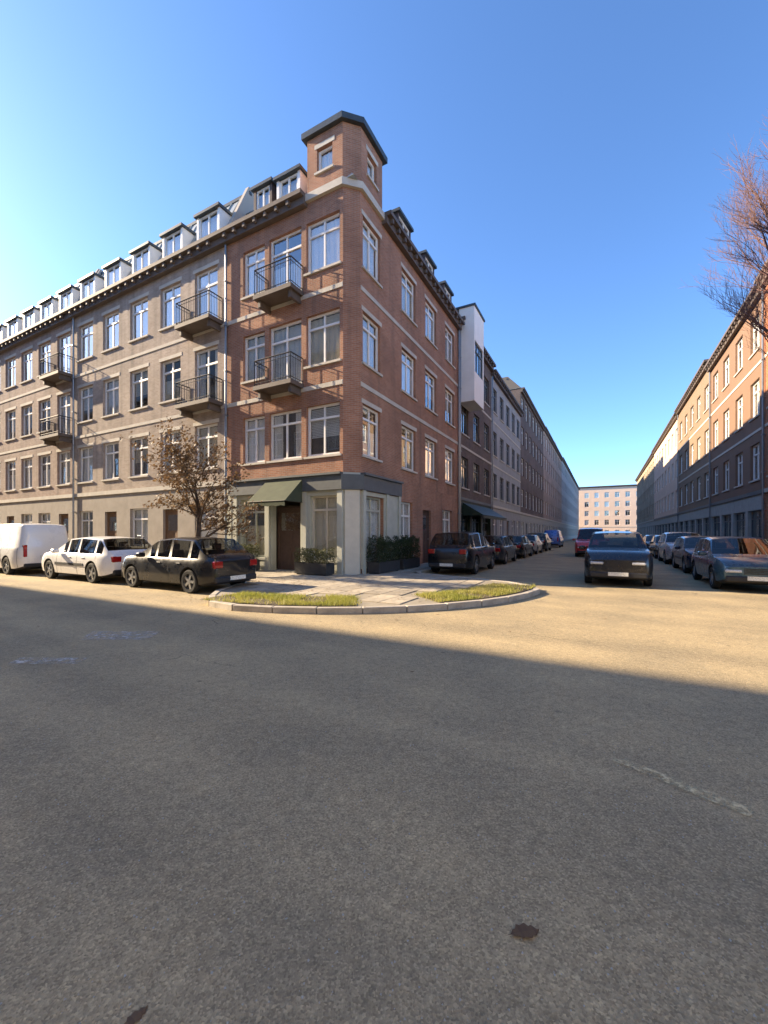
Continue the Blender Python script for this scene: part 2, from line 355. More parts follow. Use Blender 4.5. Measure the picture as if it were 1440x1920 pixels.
def strip(parent, fr, s0, s1, d0, d1, z0, z1, mat, name):   # a box in facade coordinates (d0 negative = proud of the wall)
    mb = MB(); mb.box(s0, s1, d0, d1, z0, z1, 0, fr.p); return link(name, mb.mesh(name, mat), parent)
def balcony(parent, fr, s0, s1, z, proj=.75, slab='eave_brown'):
    mb = MB(); mb.box(s0, s1, -proj, -.002, z-.16, z, 0, fr.p); mb.box(s0+.12, s0+.24, -proj*.8, -.003, z-.42, z-.163, 0, fr.p); mb.box(s1-.24, s1-.12, -proj*.8, -.003, z-.42, z-.163, 0, fr.p)
    o = link('balcony', mb.mesh('balcony', slab), parent)
    r = MB(); H = .98; pts = [(s0+.04, -.02), (s0+.04, -proj+.05), (s1-.04, -proj+.05), (s1-.04, -.02)]
    for k in range(3):
        (a, b), (c, d) = pts[k], pts[k+1]
        for zz, rr in ((z+H, .024), (z+.10, .014), (z+H-.14, .012)): r.tube([fr.p(a, b, zz), fr.p(c, d, zz)], rr, 6)
        n = max(2, int(math.hypot(c-a, d-b)/.115))
        for i in range(n+1):
            q = i/n; r.tube([fr.p(a+(c-a)*q, b+(d-b)*q, z), fr.p(a+(c-a)*q, b+(d-b)*q, z+H)], .0095 if 0 < i < n else .018, 4, cap=False)
    link('railing', r.mesh('railing', 'iron', recalc=False), o)
    return o
def pipe(parent, fr, s, z0, z1, d=-.09, r=.05, mat='steel_grey'):
    mb = MB(); mb.tube([fr.p(s, d, z0), fr.p(s, d, z1-.3), fr.p(s, d-.02, z1-.12), fr.p(s, d-.2, z1)], r, 8)
    z = z0+.8
    while z < z1-.5: mb.box(s-r*1.3, s+r*1.3, d-r*1.3, -.002, z, z+.04, 0, fr.p); z += 1.9
    return link('downpipe', mb.mesh('downpipe', mat, smooth=False), parent)
def door(parent, fr, s, z, w, h, mat='wood_brown', inset=.16):
    mb = MB(); mb.box(-w/2, w/2, 0, .05, 0, h)
    for x0, x1 in ((-w/2+.1, -.05), (.05, w/2-.1)):
        for z0, z1 in ((.15, h*.38), (h*.42, h*.60)): mb.box(x0, x1, -.018, .0, z0, z1)
    mb.box(-w/2-.07, -w/2-.002, -.03, .08, 0, h+.07); mb.box(w/2+.002, w/2+.07, -.03, .08, 0, h+.07); mb.box(-w/2, w/2, -.03, .08, h+.002, h+.07)
    o = link('door', mb.mesh('door', mat), parent, fr.p(s, inset, z), fr.rot)
    g = MB(); g.box(-w/2+.14, w/2-.14, -.012, -.002, h*.64, h*.93); link('pane', g.mesh('pane', 'glass'), o)
    k = MB(); k.tube([(w/2-.09, -.0, h*.47), (w/2-.09, -.06, h*.47), (w/2-.20, -.06, h*.47)], .012, 6); link('handle', k.mesh('handle', 'rim'), o)
    return o
def core(parent, x0, x1, y0, y1, z0, z1, mat='room', name='interior'):
    mb = MB(); mb.box(x0, x1, y0, y1, z0, z1); return link(name, mb.mesh(name, mat), parent)
def mansard(parent, w, dep, z0, z1, set_, mat='zinc', sides=(0, 0), seams=True, x0=0.0):
    sl, sr = sides; mb = MB()
    A = [(x0, 0, z0), (x0+w, 0, z0), (x0+w, dep, z0), (x0, dep, z0)]; B = [(x0+sl, set_, z1), (x0+w-sr, set_, z1), (x0+w-sr, dep-set_, z1), (x0+sl, dep-set_, z1)]
    for i in range(4): j = (i+1) % 4; mb.face([A[i], A[j], B[j], B[i]])
    mb.face(B); mb.face(A[::-1]); ro = link('roof', mb.mesh('roof', mat), parent)
    if seams:
        L = math.hypot(set_, z1-z0); ang = math.atan2(set_, z1-z0)
        sm = cached(('seam', round(L, 2)), lambda: (lambda b: (b.box(-.018, .018, -.05, .0, .02, L-.02), b.mesh('seam', mat))[1])(MB()))
        n = int(w/.55)
        for i in range(1, n):
            x = x0+w*i/n
            if x < x0+sl or x > x0+w-sr: continue
            s = link('seam', sm, ro, (x, 0, z0)); s.rotation_euler = (-ang, 0, 0)
        if sr:
            L2 = math.hypot(sr, z1-z0); a2 = math.atan2(sr, z1-z0); n = int(dep/.55)
            for i in range(1, n):
                y = dep*i/n
                if y < set_ or y > dep-set_: continue
                s = link('seam', sm, ro, (x0+w, y, z0)); s.rotation_euler = Matrix.Rotation(math.pi/2, 3, 'Z').to_euler(); s.rotation_euler = (Matrix.Rotation(math.pi/2, 3, 'Z') @ Matrix.Rotation(-a2, 3, 'X')).to_euler()
    cp = MB(); cp.box(x0+sl-.03, x0+w-sr+.03, set_-.08, set_+.06, z1-.08, z1+.07); link('ridge_cap', cp.mesh('ridge_cap', 'lead_dark'), ro)
    return ro
def dormer(parent, fr, s, z, w=1.3, h=1.45, dep=1.5, mat='paint_white', roof='lead_dark', d0=.10):
    mb = MB(); t = .12
    mb.box(s-w/2-t, s-w/2, d0, d0+dep, z, z+h, 0, fr.p); mb.box(s+w/2, s+w/2+t, d0, d0+dep, z, z+h, 0, fr.p); mb.box(s-w/2, s+w/2, d0+.002, d0+.14, z-.02, z+.12, 0, fr.p)
    o = link('dormer', mb.mesh('dormer', mat), parent)
    r = MB(); r.box(s-w/2-t-.08, s+w/2+t+.08, d0-.12, d0+dep+.1, z+h, z+h+.12, 0, fr.p); link('dormer_roof', r.mesh('dormer_roof', roof), o)
    fm = cached(('fr', round(w, 3), round(h-.14, 3), 2, 0, 'paint_white'), lambda: frame_mesh(w, h-.14, 2, 0, 'paint_white'))
    link('window_frame', fm, o, fr.p(s, d0+.04, z+.125), fr.rot)
    for q in (-1, 1):
        pm = cached(('pn', round(w/2-.1, 3), round(h-.3, 3)), lambda: pane_mesh(w/2-.1, h-.3)); link('pane', pm, o, fr.p(s+q*w/4, d0+.075, z+.2), fr.rot)
    b = MB(); b.box(s-w/2, s+w/2, d0+.35, d0+.4, z, z+h, 0, fr.p); link('curtain', b.mesh('curtain', 'curtain_grey'), o)
    return o
def chimney(parent, x, y, z, w=1.1, d=.6, h=1.5, mat='brick_dark'):
    mb = MB(); mb.box(x-w/2, x+w/2, y-d/2, y+d/2, z, z+h); o = link('chimney', mb.mesh('chimney', mat), parent)
    c = MB(); c.box(x-w/2-.06, x+w/2+.06, y-d/2-.06, y+d/2+.06, z+h+.001, z+h+.1)
    for i in (-1, 0, 1): c.tube([(x+i*w*.28, y, z+h+.1), (x+i*w*.28, y, z+h+.45)], .11, 8)
    link('chimney_cap', c.mesh('chimney_cap', 'lead_dark'), o)

# ------------------------------------------------------------------ ground, pavements, kerbs
KERB_Z = .12
g = MB()
NX = 40
g.face([(-700, -500, 0), (700, -500, 0), (700, 900, 0), (-700, 900, 0)])
structure(link('road', g.mesh('road', 'asphalt')))
# outline of the corner pavement in (a, b): left street, rounded corner, right street
def corner_outline(off=0.0):
    pts = [(3.2-off, -75.0), (3.2-off, -1.9)]
    pts += [(4.6-off*.9, -1.35), (5.75-off, -.35)]
    R0 = 6.35-off
    for k in range(13):
        th = R_(4+82*k/12); pts.append((R0*math.cos(th), R0*math.sin(th)))
    pts += [(-.55, 5.6-off), (-1.25, 3.5-off*.9), (-1.9, 1.5-off), (-175.0, 1.5-off)]
    return pts
def sheet(poly, z, mat, name, thick=None):
    mb = MB(); P = [W3(a, b, z) for a, b in poly]
    mb.face(P)
    if thick:
        for i in range(len(P)):
            q, r = P[i], P[(i+1) % len(P)]; mb.face([q, r, r-Vector((0, 0, thick)), q-Vector((0, 0, thick))])
    return link(name, mb.mesh(name, mat), None)
out = corner_outline(.15)
pav = structure(sheet(out + [(-175, -.5), (-.3, -.3), (-.3, -75)], KERB_Z-.012, 'paving_bed', 'pavement', .3))
right_pav = structure(sheet([(40, 12.7), (-175, 12.7), (-175, 15.5), (40, 15.5)], KERB_Z, 'paving_bed', 'pavement_right', .3))
near_pav = structure(sheet([(12.4, -80), (12.4, -8), (13.4, -8), (13.4, -80)], KERB_Z, 'paving_bed', 'pavement_near', .3))
# slabs one by one
SL = .5
slab = MB(); slab.box(-SL/2+.006, SL/2-.006, -SL/2+.006, SL/2-.006, -.02, .014)
slab_me = slab.mesh('paving_slab', 'paving', bev=.004)
cnt = 0
def inside(a, b):
    if b < -1.9: return a < 2.8
    if a < -1.5: return b < 1.1
    if a < 0 and b < 1.2: return True
    return math.hypot(max(a, 0), max(b, 0)) < (5.75 if 36.5 < math.degrees(math.atan2(b, a)) < 46.5 else 4.6) and not (b < -.2 and a > 3.0 + (b+1.9)*.9) and not (a < -.2 and b > 1.2+(a+1.9)*2)
ii = [(a, b) for a in [k*SL+.27 for k in range(-14, 12)] for b in [k*SL+.27 for k in range(-22, 12)] if (a > .1 or b > .1)]
for a, b in sorted(ii, key=lambda q: (W2(*q)).length):
    if cnt < 298 and inside(a, b):
        o = link('paving_slab', slab_me, pav, W3(a, b, KERB_Z-.012+.004+rng.uniform(-.002, .003)), ANG_R+rng.uniform(-.004, .004)); cnt += 1
# kerbstones one by one
KL = .9
ks = MB(); ks.box(-KL/2+.004, KL/2-.004, -.075, .075, -.2, KERB_Z+.004)
kerb_me = ks.mesh('kerbstone', 'kerb', bev=.012)
def kerb_run(poly, parent):
    P = [W2(a, b) for a, b in poly]; seg = [(P[i+1]-P[i]).length for i in range(len(P)-1)]; tot = sum(seg); n = int(tot/KL)
    def at(s):
        for i, L in enumerate(seg):
            if s <= L or i == len(seg)-1: return P[i]+(P[i+1]-P[i])*(s/L)
            s -= L
    for i in range(n):
        p, q = at(i*KL), at((i+1)*KL); m = (p+q)/2; d = q-p
        o = link('kerbstone', kerb_me, parent, (m.x, m.y, rng.uniform(-.004, .004)), math.atan2(d.y, d.x)); o.scale = ((d.length+.0)/KL, 1, 1)
co = corner_outline(.075)
co[0] = (co[0][0], -45.0); co[-1] = (-70.0, co[-1][1]); kerb_run(co, pav)
kerb_run([(20, 12.62), (-70, 12.62)], right_pav)
# worn grass verge round the corner
for t0, t1 in ((-2, 33), (50, 90)):
    verge = [(6.12*math.cos(R_(t0+(t1-t0)*k/12)), 6.12*math.sin(R_(t0+(t1-t0)*k/12))) for k in range(13)]
    verge += [(4.9*math.cos(R_(t0+(t1-t0)*k/12)), 4.9*math.sin(R_(t0+(t1-t0)*k/12))) for k in range(12, -1, -1)]
    structure(sheet(verge, KERB_Z+.006, 'soil', 'verge_soil'))
gm = MB(); gr = random.Random(3)
for i in range(26000):
    r = gr.uniform(4.92, 6.12); th = R_(gr.uniform(-.5, 88.5)); a, b = r*math.cos(th), r*math.sin(th)
    if 33+gr.gauss(0, .6) < math.degrees(th) < 50+gr.gauss(0, .6): continue
    if noise.noise(Vector((a*1.3, b*1.3, 4))) < -.22 and gr.random() < .85: continue
    p = W3(a, b, KERB_Z); h = gr.uniform(.035, .11)*(1+.5*noise.noise(Vector((a*2, b*2, 0)))); an = gr.uniform(0, 6.3); w = gr.uniform(.004, .008)
    dx, dy = math.cos(an)*w, math.sin(an)*w; lx, ly = gr.gauss(0, .35)*h, gr.gauss(0, .35)*h
    gm.face([p+Vector((-dx, -dy, 0)), p+Vector((dx, dy, 0)), p+Vector((lx, ly, h))], 0, None, max(.02, min(1, .5+.35*gr.gauss(0, 1)*.6+.5*noise.noise(Vector((a*.9, b*.9, 9))))))
go = link('grass', gm.mesh('grass', 'grass', recalc=False)); go['kind'] = 'stuff'
go['label'] = 'short yellowing grass verge curving round the street corner'
# road repair and worn white paint, plus a yellowish streak
def quadw(pts, z, mat, name):
    mb = MB(); mb.face([(x, y, z) for x, y in pts]); return link(name, mb.mesh(name, mat))
structure(quadw([(-4.62, 4.98), (-3.75, 4.98), (-3.78, 5.22), (-4.66, 5.22)], .008, 'paint_worn_white', 'road_mark'))
structure(quadw([(-4.55, 6.1), (-3.55, 6.1), (-3.62, 6.62), (-4.75, 6.62)], .008, 'paint_worn_white', 'road_mark'))
structure(quadw([(1.60, 2.86), (1.68, 2.90), (2.14, 2.34), (2.05, 2.29)], .008, 'streak_yellow', 'road_mark'))  # thin patchy yellowish streak on the near asphalt

# ------------------------------------------------------------------ the corner building
CW, CD = 6.5, 11.8                        # along the left street, along the right street
ZF = [3.8, 7.2, 10.7]; ZE = 14.2
base = C+U*CW
B0 = empty('corner_building', (base.x, base.y, 0), math.atan2(-U.y, -U.x))
tag(B0, 'orange brick corner house with a square brick turret above the street corner', 'building')
ch = .45
FA = Fr(0, 0, 0); FC = Fr(CW-ch, 0, R_(45)); FB = Fr(CW, ch, R_(90))
WA, WB = CW-ch, CD-ch
def spans(lst, W): return [(W-t1, W-t0) for t0, t1 in lst]
colsA = [(CW-2.12, CW-.60), (CW-4.0, CW-2.36), (CW-5.45, CW-4.24)]
colsB = [(.62-ch, 1.95-ch), (3.9-ch, 5.4-ch), (6.6-ch, 8.1-ch), (9.5-ch, 11.0-ch)]
opsA = []; opsB = []
for zi, zf in enumerate(ZF):
    for k, (s0, s1) in enumerate(colsA):
        z0, z1 = (zf+.15, zf+2.62) if (k == 1 and zi > 0) else (zf+.68, zf+2.58)
        opsA.append((s0, s1, z0, z1)); window(B0, FA, (s0+s1)/2, z0, s1-s0, z1-z0, 2, .74, lintel=None)
        if k == 1 and zi > 0: balcony(B0, FA, s0-.12, s1+.12, zf+.05)
    for s0, s1 in colsB:
        z0, z1 = zf+.68, zf+2.58
        opsB.append((s0, s1, z0, z1)); window(B0, FB, (s0+s1)/2, z0, s1-s0, z1-z0, 2, .74, lintel='stone_light')
wall(B0, FA, WA, 3.8, ZE, opsA, 'brick_orange'); wall(B0, FC, ch*math.sqrt(2), 3.8, ZE, [], 'brick_orange', uo=WA); wall(B0, FB, WB, 3.8, ZE, opsB, 'brick_orange', uo=WA+.64)
for fr, w in ((FA, WA), (FB, WB)):
    for zf in ZF[1:]: strip(B0, fr, .01, w-.01, -.03, -.001, zf-.24, zf-.08, 'stone_light', 'string_course')
core(B0, .02, CW-1.0, 1.0, CD-.02, .1, ZE-.02); 
for z in ZF: core(B0, .05, CW-.55, .55, CD-.05, z-.2, z+.05, 'room', 'floor_slab')
wall(B0, Fr(0, CD, R_(-90)), CD, 0, ZE, [], 'brick_orange'); 
# eaves and roof
def cornice(parent, fr, s0, s1, z, mat='eave_brown', pr=.42):
    mb = MB(); mb.box(s0, s1, -pr, -.002, z-.02, z+.14, 0, fr.p); mb.box(s0, s1, -pr*.55, -.003, z-.30, z-.024, 0, fr.p)
    n = int((s1-s0)/.6)
    for i in range(n): s = s0+.3+i*(s1-s0-.4)/max(1, n); mb.box(s-.06, s+.06, -pr*.9, -pr*.56, z-.2, z-.023, 0, fr.p)
    return link('cornice', mb.mesh('cornice', mat), parent)
cornice(B0, FA, 0, WA-1.62, ZE); cornice(B0, FB, 1.62, WB, ZE)
mansard(B0, CW, CD, ZE+.1, 16.0, 1.2, 'zinc', (0, 1.2))
dormer(B0, FA, CW-3.1, 14.35, .95, 1.25, 1.4, 'paint_white'); dormer(B0, FA, CW-4.45, 14.35, .75, 1.35, 1.5, 'wood_dark')
for s in (4.4, 7.4, 10.2): dormer(B0, FB, s-ch, 14.35, 1.1, 1.25, 1.3, 'wood_dark')
chimney(B0, .5, 4.0, 15.6, .7, 1.1, 1.6, 'brick_orange'); chimney(B0, CW-1.9, CD-.6, 15.7, 1.3, .7, 1.3, 'brick_orange')
# turret
TT = 2.05; zt = 16.35
mbt = MB()
def turret_face(fr, w, s0, ops): return wall(B0, fr, w, ZE-.02, zt, ops, 'brick_orange', uo=s0, name='turret_wall')
FTA = Fr(CW-TT, -.03, 0); FTC = Fr(CW-ch, -.03, R_(45)); FTB = Fr(CW+.03, ch, R_(90))
turret_face(FTA, TT-ch, 0, [(.45, 1.15, 14.95, 15.85)]); window(B0, FTA, .8, 14.95, .7, .9, 1, 0, lintel='stone_light', curtain='net')
turret_face(FTC, ch*1.4142+.04, 2, []); turret_face(FTB, TT-ch, 3, [(.45, 1.15, 14.95, 15.85)]); window(B0, FTB, .8, 14.95, .7, .9, 1, 0, lintel='stone_light', curtain='net')
turret_face(Fr(CW-TT, TT, R_(-90)), TT+.03, 0, []); turret_face(Fr(CW+.03, TT, R_(180)), TT+.03, 0, [])
def turret_ring(z0, z1, e, mat, name, top=None):
    P = [(CW-TT-e, -.03-e), (CW-ch+e*.4, -.03-e), (CW+.03+e, ch-e*.4), (CW+.03+e, TT+e), (CW-TT-e, TT+e)]; mb = MB(); k = len(P)
    lo = [(x, y, z0) for x, y in P]
    cx, cy = CW-TT/2, TT/2
    hi = [(x, y, z1) for x, y in P] if top is None else [(cx+(x-cx)*top, cy+(y-cy)*top, z1) for x, y in P]
    for i in range(k): j = (i+1) % k; mb.face([lo[i], lo[j], hi[j], hi[i]])
    mb.face(hi); mb.face(lo[::-1]); return link(name, mb.mesh(name, mat), B0)
turret_ring(ZE-.16, ZE+.10, .10, 'stone_light', 'turret_band'); turret_ring(zt+.002, zt+.22, .16, 'lead_dark', 'turret_cornice'); turret_ring(zt+.223, zt+.75, .10, 'lead_dark', 'turret_roof', .12)
fm = MB(); fm.tube([(CW-TT/2, TT/2, zt+.7), (CW-TT/2, TT/2, zt+1.15)], [.04, .012], 6); link('finial', fm.mesh('finial', 'lead_dark'), B0)
core(B0, CW-TT+.3, CW-.5, .5, TT-.05, ZE, zt-.01)
# shop floor
def shopfloor_A():
    ops = [(CW-1.95, CW-.62, .62, 3.0), (CW-3.9, CW-2.4, .02, 3.0), (CW-5.6, CW-4.2, .62, 3.0)]
    wall(B0, FA, WA, 0, 3.8, ops, 'paint_sage', .3)
    window(B0, FA, CW-1.285, .62, 1.33, 2.38, 2, .78, 'paint_cream', .16, 'stone_grey', 'net'); window(B0, FA, CW-4.9, .62, 1.4, 2.38, 2, .78, 'paint_sage', .16, 'stone_grey', 'half')
    door(B0, FA, CW-3.15, .14, 1.36, 2.45, 'wood_dark', .40)
    strip(B0, FA, CW-3.9, CW-2.4, .02, .9, .0, .13, 'stone_grey', 'doorstep')
shopfloor_A()
wall(B0, FC, ch*1.4142, 0, 3.8, [], 'paint_sage')
opsG = [(.25, 1.75, .62, 3.0), (3.3, 4.6, .62, 3.0)]
wall(B0, FB, WB, 0, 3.8, opsG + [(5.8, 6.9, .1, 2.75), (8.6, 10.2, .9, 2.9)], 'brick_orange', .25)
mbp = MB(); mbp.box(.02, 2.6, -.05, -.002, .0, 3.79, 0, FB.p)
# painted timber surround on the right-hand return of the shop: built round its window
def surround(fr, s0, s1, z0, z1, W0, W1):
    for a, b, c, d in ((W0, s0-.002, .3, 3.15), (s1+.002, W1, .3, 3.15), (s0, s1, .3, z0-.1), (s0, s1, z1+.002, 3.15)):
        if b-a > .02: strip(B0, fr, a, b, -.05, -.002, c, d, 'paint_sage', 'shop_panel')
surround(FB, .25, 1.75, .62, 3.0, .02, 3.2)
window(B0, FB, 1.0, .62, 1.5, 2.38, 2, .78, 'paint_sage', .14, 'stone_grey', 'net'); window(B0, FB, 3.95, .62, 1.3, 2.38, 2, .74, 'paint_white', .14, 'stone_light')
door(B0, FB, 6.35, .1, 1.0, 2.58, 'wood_dark', .15); window(B0, FB, 9.4, .9, 1.6, 2.0, 2, .74, 'paint_white', .14, 'stone_light', 'net')
for fr, s0, s1 in ((FA, .3, WA-.002), (FB, .002, 3.2)):
    strip(B0, fr, s0, s1, -.14, -.003, 3.18, 3.72, 'paint_slate', 'fascia'); strip(B0, fr, s0, s1, -.22, -.003, 3.723, 3.80, 'paint_slate', 'fascia_cap')
strip(B0, FC, -.1, ch*1.4142+.1, -.13, -.003, 3.18, 3.72, 'paint_slate', 'fascia')
for s in (CW-2.18, CW-4.05, CW-5.85, CW-.55): strip(B0, FA, s-.11, s+.11, -.09, -.003, .0, 3.17, 'paint_sage', 'pilaster')
for s in (.12, 1.95, 3.05): strip(B0, FB, s-.1, s+.1, -.12, -.053, .0, 3.17, 'paint_sage', 'pilaster')
strip(B0, FC, .05, ch*1.4142-.05, -.06, -.003, .0, 3.17, 'paint_cream', 'pilaster')
# awning over the shop door
def awning(parent, fr, s0, s1, z, proj, drop, mat):
    mb = MB(); P = lambda s, q: fr.p(s, -.15-proj*q, z-drop*q)
    mb.face([P(s0, 0), P(s1, 0), P(s1, 1), P(s0, 1)]); n = int((s1-s0)/.2)
    e = [fr.p(s, -.15-proj, z-drop-.16-(.035 if i % 2 else 0)) for i, s in enumerate([s0+(s1-s0)*k/n for k in range(n+1)])]
    for i in range(n): mb.face([P(s0+(s1-s0)*i/n, 1), P(s0+(s1-s0)*(i+1)/n, 1), e[i+1], e[i]])
    mb.face([P(s0, 0), P(s0, 1), fr.p(s0, -.15, z-drop)]); mb.face([P(s1, 0), P(s1, 1), fr.p(s1, -.15, z-drop)])
    o = link('awning', mb.mesh('awning', mat, recalc=False), parent)
    r = MB()
    for s in (s0+.05, s1-.05): r.tube([fr.p(s, -.02, z-drop), fr.p(s, -.13-proj, z-drop+.01)], .018, 6)
    r.tube([P(s0, 1), P(s1, 1)], .022, 6); link('awning_frame', r.mesh('awning_frame', 'iron'), o)
awning(B0, FA, CW-4.05, CW-2.2, 3.62, .95, .85, 'awning_olive')
pipe(B0, FA, .12, .1, ZE); pipe(B0, FB, WB-.12, .1, ZE)

# ------------------------------------------------------------------ terrace houses
def house(name, label, origin2, ang, w, dep, zfl, ze, zr, mat, bays, gmat, win=(1.5, 1.95), roof='zinc', cols=2, tr=.72, lod=0, bal=(), doors=(), gwin='paint_white', eave='eave_brown', dorm=(), setb=1.4, frame='paint_white', gshop=False, chim=None, lint='stone_light'):
    B = empty(name, (origin2.x, origin2.y, 0), ang); tag(B, label, 'building'); F = Fr(0, 0, 0); ops = []; gops = []
    bw = w/bays; z1 = zfl[0]
    for zi, zf in enumerate(zfl):
        for k in range(bays):
            s = bw*(k+.5); fb = (k, zi) in bal
            ww, hh, zz = (win[0], win[1]+.55, zf+.12) if fb else (win[0], win[1], zf+.68)
            ops.append((s-ww/2, s+ww/2, zz, zz+hh))
            window(B, F, s, zz, ww, hh, cols, tr, frame, .12, 'stone_light' if lod < 2 else None, 'auto' if lod < 2 else rng.choice(['net', None]), lint if lod < 1 else None, full=(lod < 2))
            if fb: balcony(B, F, s-ww/2-.35, s+ww/2+.35, zf+.04)
    wall(B, F, w, z1, ze, ops, mat)
    for k in range(bays):
        s = bw*(k+.5)
        if k in doors:
            gops.append((s-.55, s+.55, .1, 2.75)); door(B, F, s, .1, 1.0, 2.55, rng.choice(['wood_brown', 'wood_dark', 'paint_green', 'paint_slate']), .15)
        elif gshop:
            gops.append((s-bw*.42, s+bw*.42, .55, 2.85)); window(B, F, s, .55, bw*.84, 2.3, 2, .8, gwin, .16, 'stone_grey', None if k % 2 else 'half', full=(lod < 2))
        else:
            gops.append((s-win[0]/2, s+win[0]/2, .95, 2.85)); window(B, F, s, .95, win[0], 1.9, cols, tr, gwin, .14, 'stone_light' if lod < 2 else None, 'auto' if lod < 2 else 'net', full=(lod < 2))
    wall(B, F, w, 0, z1, gops, gmat)
    strip(B, F, .003, w-.003, -.07, -.002, z1-.14, z1+.06, 'stone_light' if not gshop else 'paint_slate', 'string_course')
    if lod < 2:
        for zf in zfl[1:]: strip(B, F, .003, w-.003, -.03, -.001, zf-.22, zf-.08, 'stone_light', 'string_course')
    strip(B, F, .0, w, -.04, -.002, 0, .4, 'stone_grey', 'plinth') if not doors and not gshop else None
    core(B, .02, w-.02, 1.0, dep-.02, .1, ze-.02)
    sw = MB()
    for x in (0.0, w): sw.face([(x, 0, 0), (x, dep, 0), (x, dep, ze), (x, 0, ze)], 0, [(0, 0), (dep, 0), (dep, ze), (0, ze)])
    sw.face([(0, dep, 0), (w, dep, 0), (w, dep, ze), (0, dep, ze)], 0, [(0, 0), (w, 0), (w, ze), (0, ze)])
    link('side_wall', sw.mesh('side_wall', mat, recalc=False), B)
    cornice(B, F, .003, w-.003, ze, eave)
    if zr > ze+.3:
        mansard(B, w, dep, ze+.1, zr, setb, roof, (0, 0), seams=(lod == 0 and roof == 'zinc'))
        pw = MB()
        for x0, x1 in ((-.003, .2), (w-.2, w+.003)):
            pw.face([(x0, -.05, ze+.15), (x0, setb-.1, zr+.25), (x0, dep-setb, zr+.25), (x0, dep-setb, ze+.15)]); pw.face([(x1, -.05, ze+.15), (x1, setb-.1, zr+.25), (x1, dep-setb, zr+.25), (x1, dep-setb, ze+.15)])
            pw.face([(x0, -.05, ze+.15), (x1, -.05, ze+.15), (x1, setb-.1, zr+.25), (x0, setb-.1, zr+.25)]); pw.face([(x0, setb-.1, zr+.25), (x1, setb-.1, zr+.25), (x1, dep-setb, zr+.25), (x0, dep-setb, zr+.25)])
        link('party_wall', pw.mesh('party_wall', mat), B)
        for k in dorm: dormer(B, F, bw*(k+.5), ze+.28, min(1.25, win[0]), 1.4, 1.5, 'paint_white')
    else:
        mb = MB(); mb.box(.1, w-.1, .1, dep-.1, ze+.12, ze+.3); link('roof', mb.mesh('roof', 'slate'), B)
    if chim is not None: chimney(B, chim, dep*.4, zr-.1)
    if lod < 2: pipe(B, F, .14, .1, ze)
    return B
aL = math.atan2(-U.y, -U.x)            # facades along the left street, walked towards the corner
house('terrace_house', 'tan brick house with iron balconies next to the corner house, behind the brown-leaved tree', C+U*19, aL, 12.5, 12, ZF, ZE, 17.2, 'brick_tan', 5, 'stone_tan', bal=((4, 1), (4, 2)), doors=(1, 3), dorm=(0, 1, 2, 3, 4), chim=3.0)
house('terrace_house', 'rose grey brick house with dormers at the left edge of the picture', C+U*33, aL, 14, 12, ZF, ZE, 17.3, 'brick_rose', 6, 'stone_tan', bal=((5, 1), (5, 2)), doors=(2, 5), dorm=(1, 2, 3, 4, 5), chim=11.0)
house('terrace_house', 'buff brick house farthest down the left street', C+U*52, aL, 19, 12, ZF, ZE, 17.0, 'brick_buff', 7, 'stone_tan', lod=1, doors=(3,), dorm=(2, 4))
# down the right-hand street, near side
aR = math.atan2(RD.y, RD.x)
def Rl(A): return C+RD*A
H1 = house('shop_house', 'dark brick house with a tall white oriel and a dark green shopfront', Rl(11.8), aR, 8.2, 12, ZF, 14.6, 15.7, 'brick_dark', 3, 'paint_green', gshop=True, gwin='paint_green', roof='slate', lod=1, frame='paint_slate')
FH = Fr(0, 0, 0)
ori = MB(); pr = .95
for z0, z1 in ((9.6, 11.4), (13.3, 15.3)): ori.box(.15, 2.35, -pr, -.003, z0, z1)
ori.box(.15, .30, -pr+.003, -.004, 11.401, 13.299); ori.box(2.2, 2.35, -pr+.003, -.004, 11.401, 13.299)
oo = link('oriel', ori.mesh('oriel', 'render_white'), H1); oo['label'] = 'white rendered oriel rising above the eaves'
rf = MB(); rf.box(.08, 2.42, -pr-.08, .3, 15.302, 15.42); link('oriel_roof', rf.mesh('oriel_roof', 'lead_dark'), oo)
for z in (11.4,):
    fmw = cached(('fr', 1.896, 1.894, 3, .72, 'paint_slate'), lambda: frame_mesh(1.896, 1.894, 3, .72, 'paint_slate')); link('window_frame', fmw, oo, (1.25, -pr+.06, z+.003))
    for q in (-1, 0, 1): link('pane', cached(('pn', .55, 1.75), lambda: pane_mesh(.55, 1.75)), oo, (1.25+q*.63, -pr+.1, z+.08))
awning(H1, FH, .4, 7.0, 3.5, 1.3, .8, 'paint_green')
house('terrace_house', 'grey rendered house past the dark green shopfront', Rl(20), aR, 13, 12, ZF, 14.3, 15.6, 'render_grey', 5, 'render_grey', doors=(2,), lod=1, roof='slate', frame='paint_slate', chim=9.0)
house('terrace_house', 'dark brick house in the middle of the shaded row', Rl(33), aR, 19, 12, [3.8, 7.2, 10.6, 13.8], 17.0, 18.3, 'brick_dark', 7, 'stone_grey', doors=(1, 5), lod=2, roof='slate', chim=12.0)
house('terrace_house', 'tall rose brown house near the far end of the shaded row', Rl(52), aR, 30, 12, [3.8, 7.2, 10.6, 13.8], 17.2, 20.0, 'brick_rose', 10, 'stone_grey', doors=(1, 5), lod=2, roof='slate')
house('terrace_house', 'farthest grey house of the shaded row, at the street end', Rl(82), aR, 70, 14, [3.8, 7.2, 10.6, 14.0], 17.6, 21.0, 'render_grey', 18, 'stone_grey', doors=(), lod=2, roof='slate')
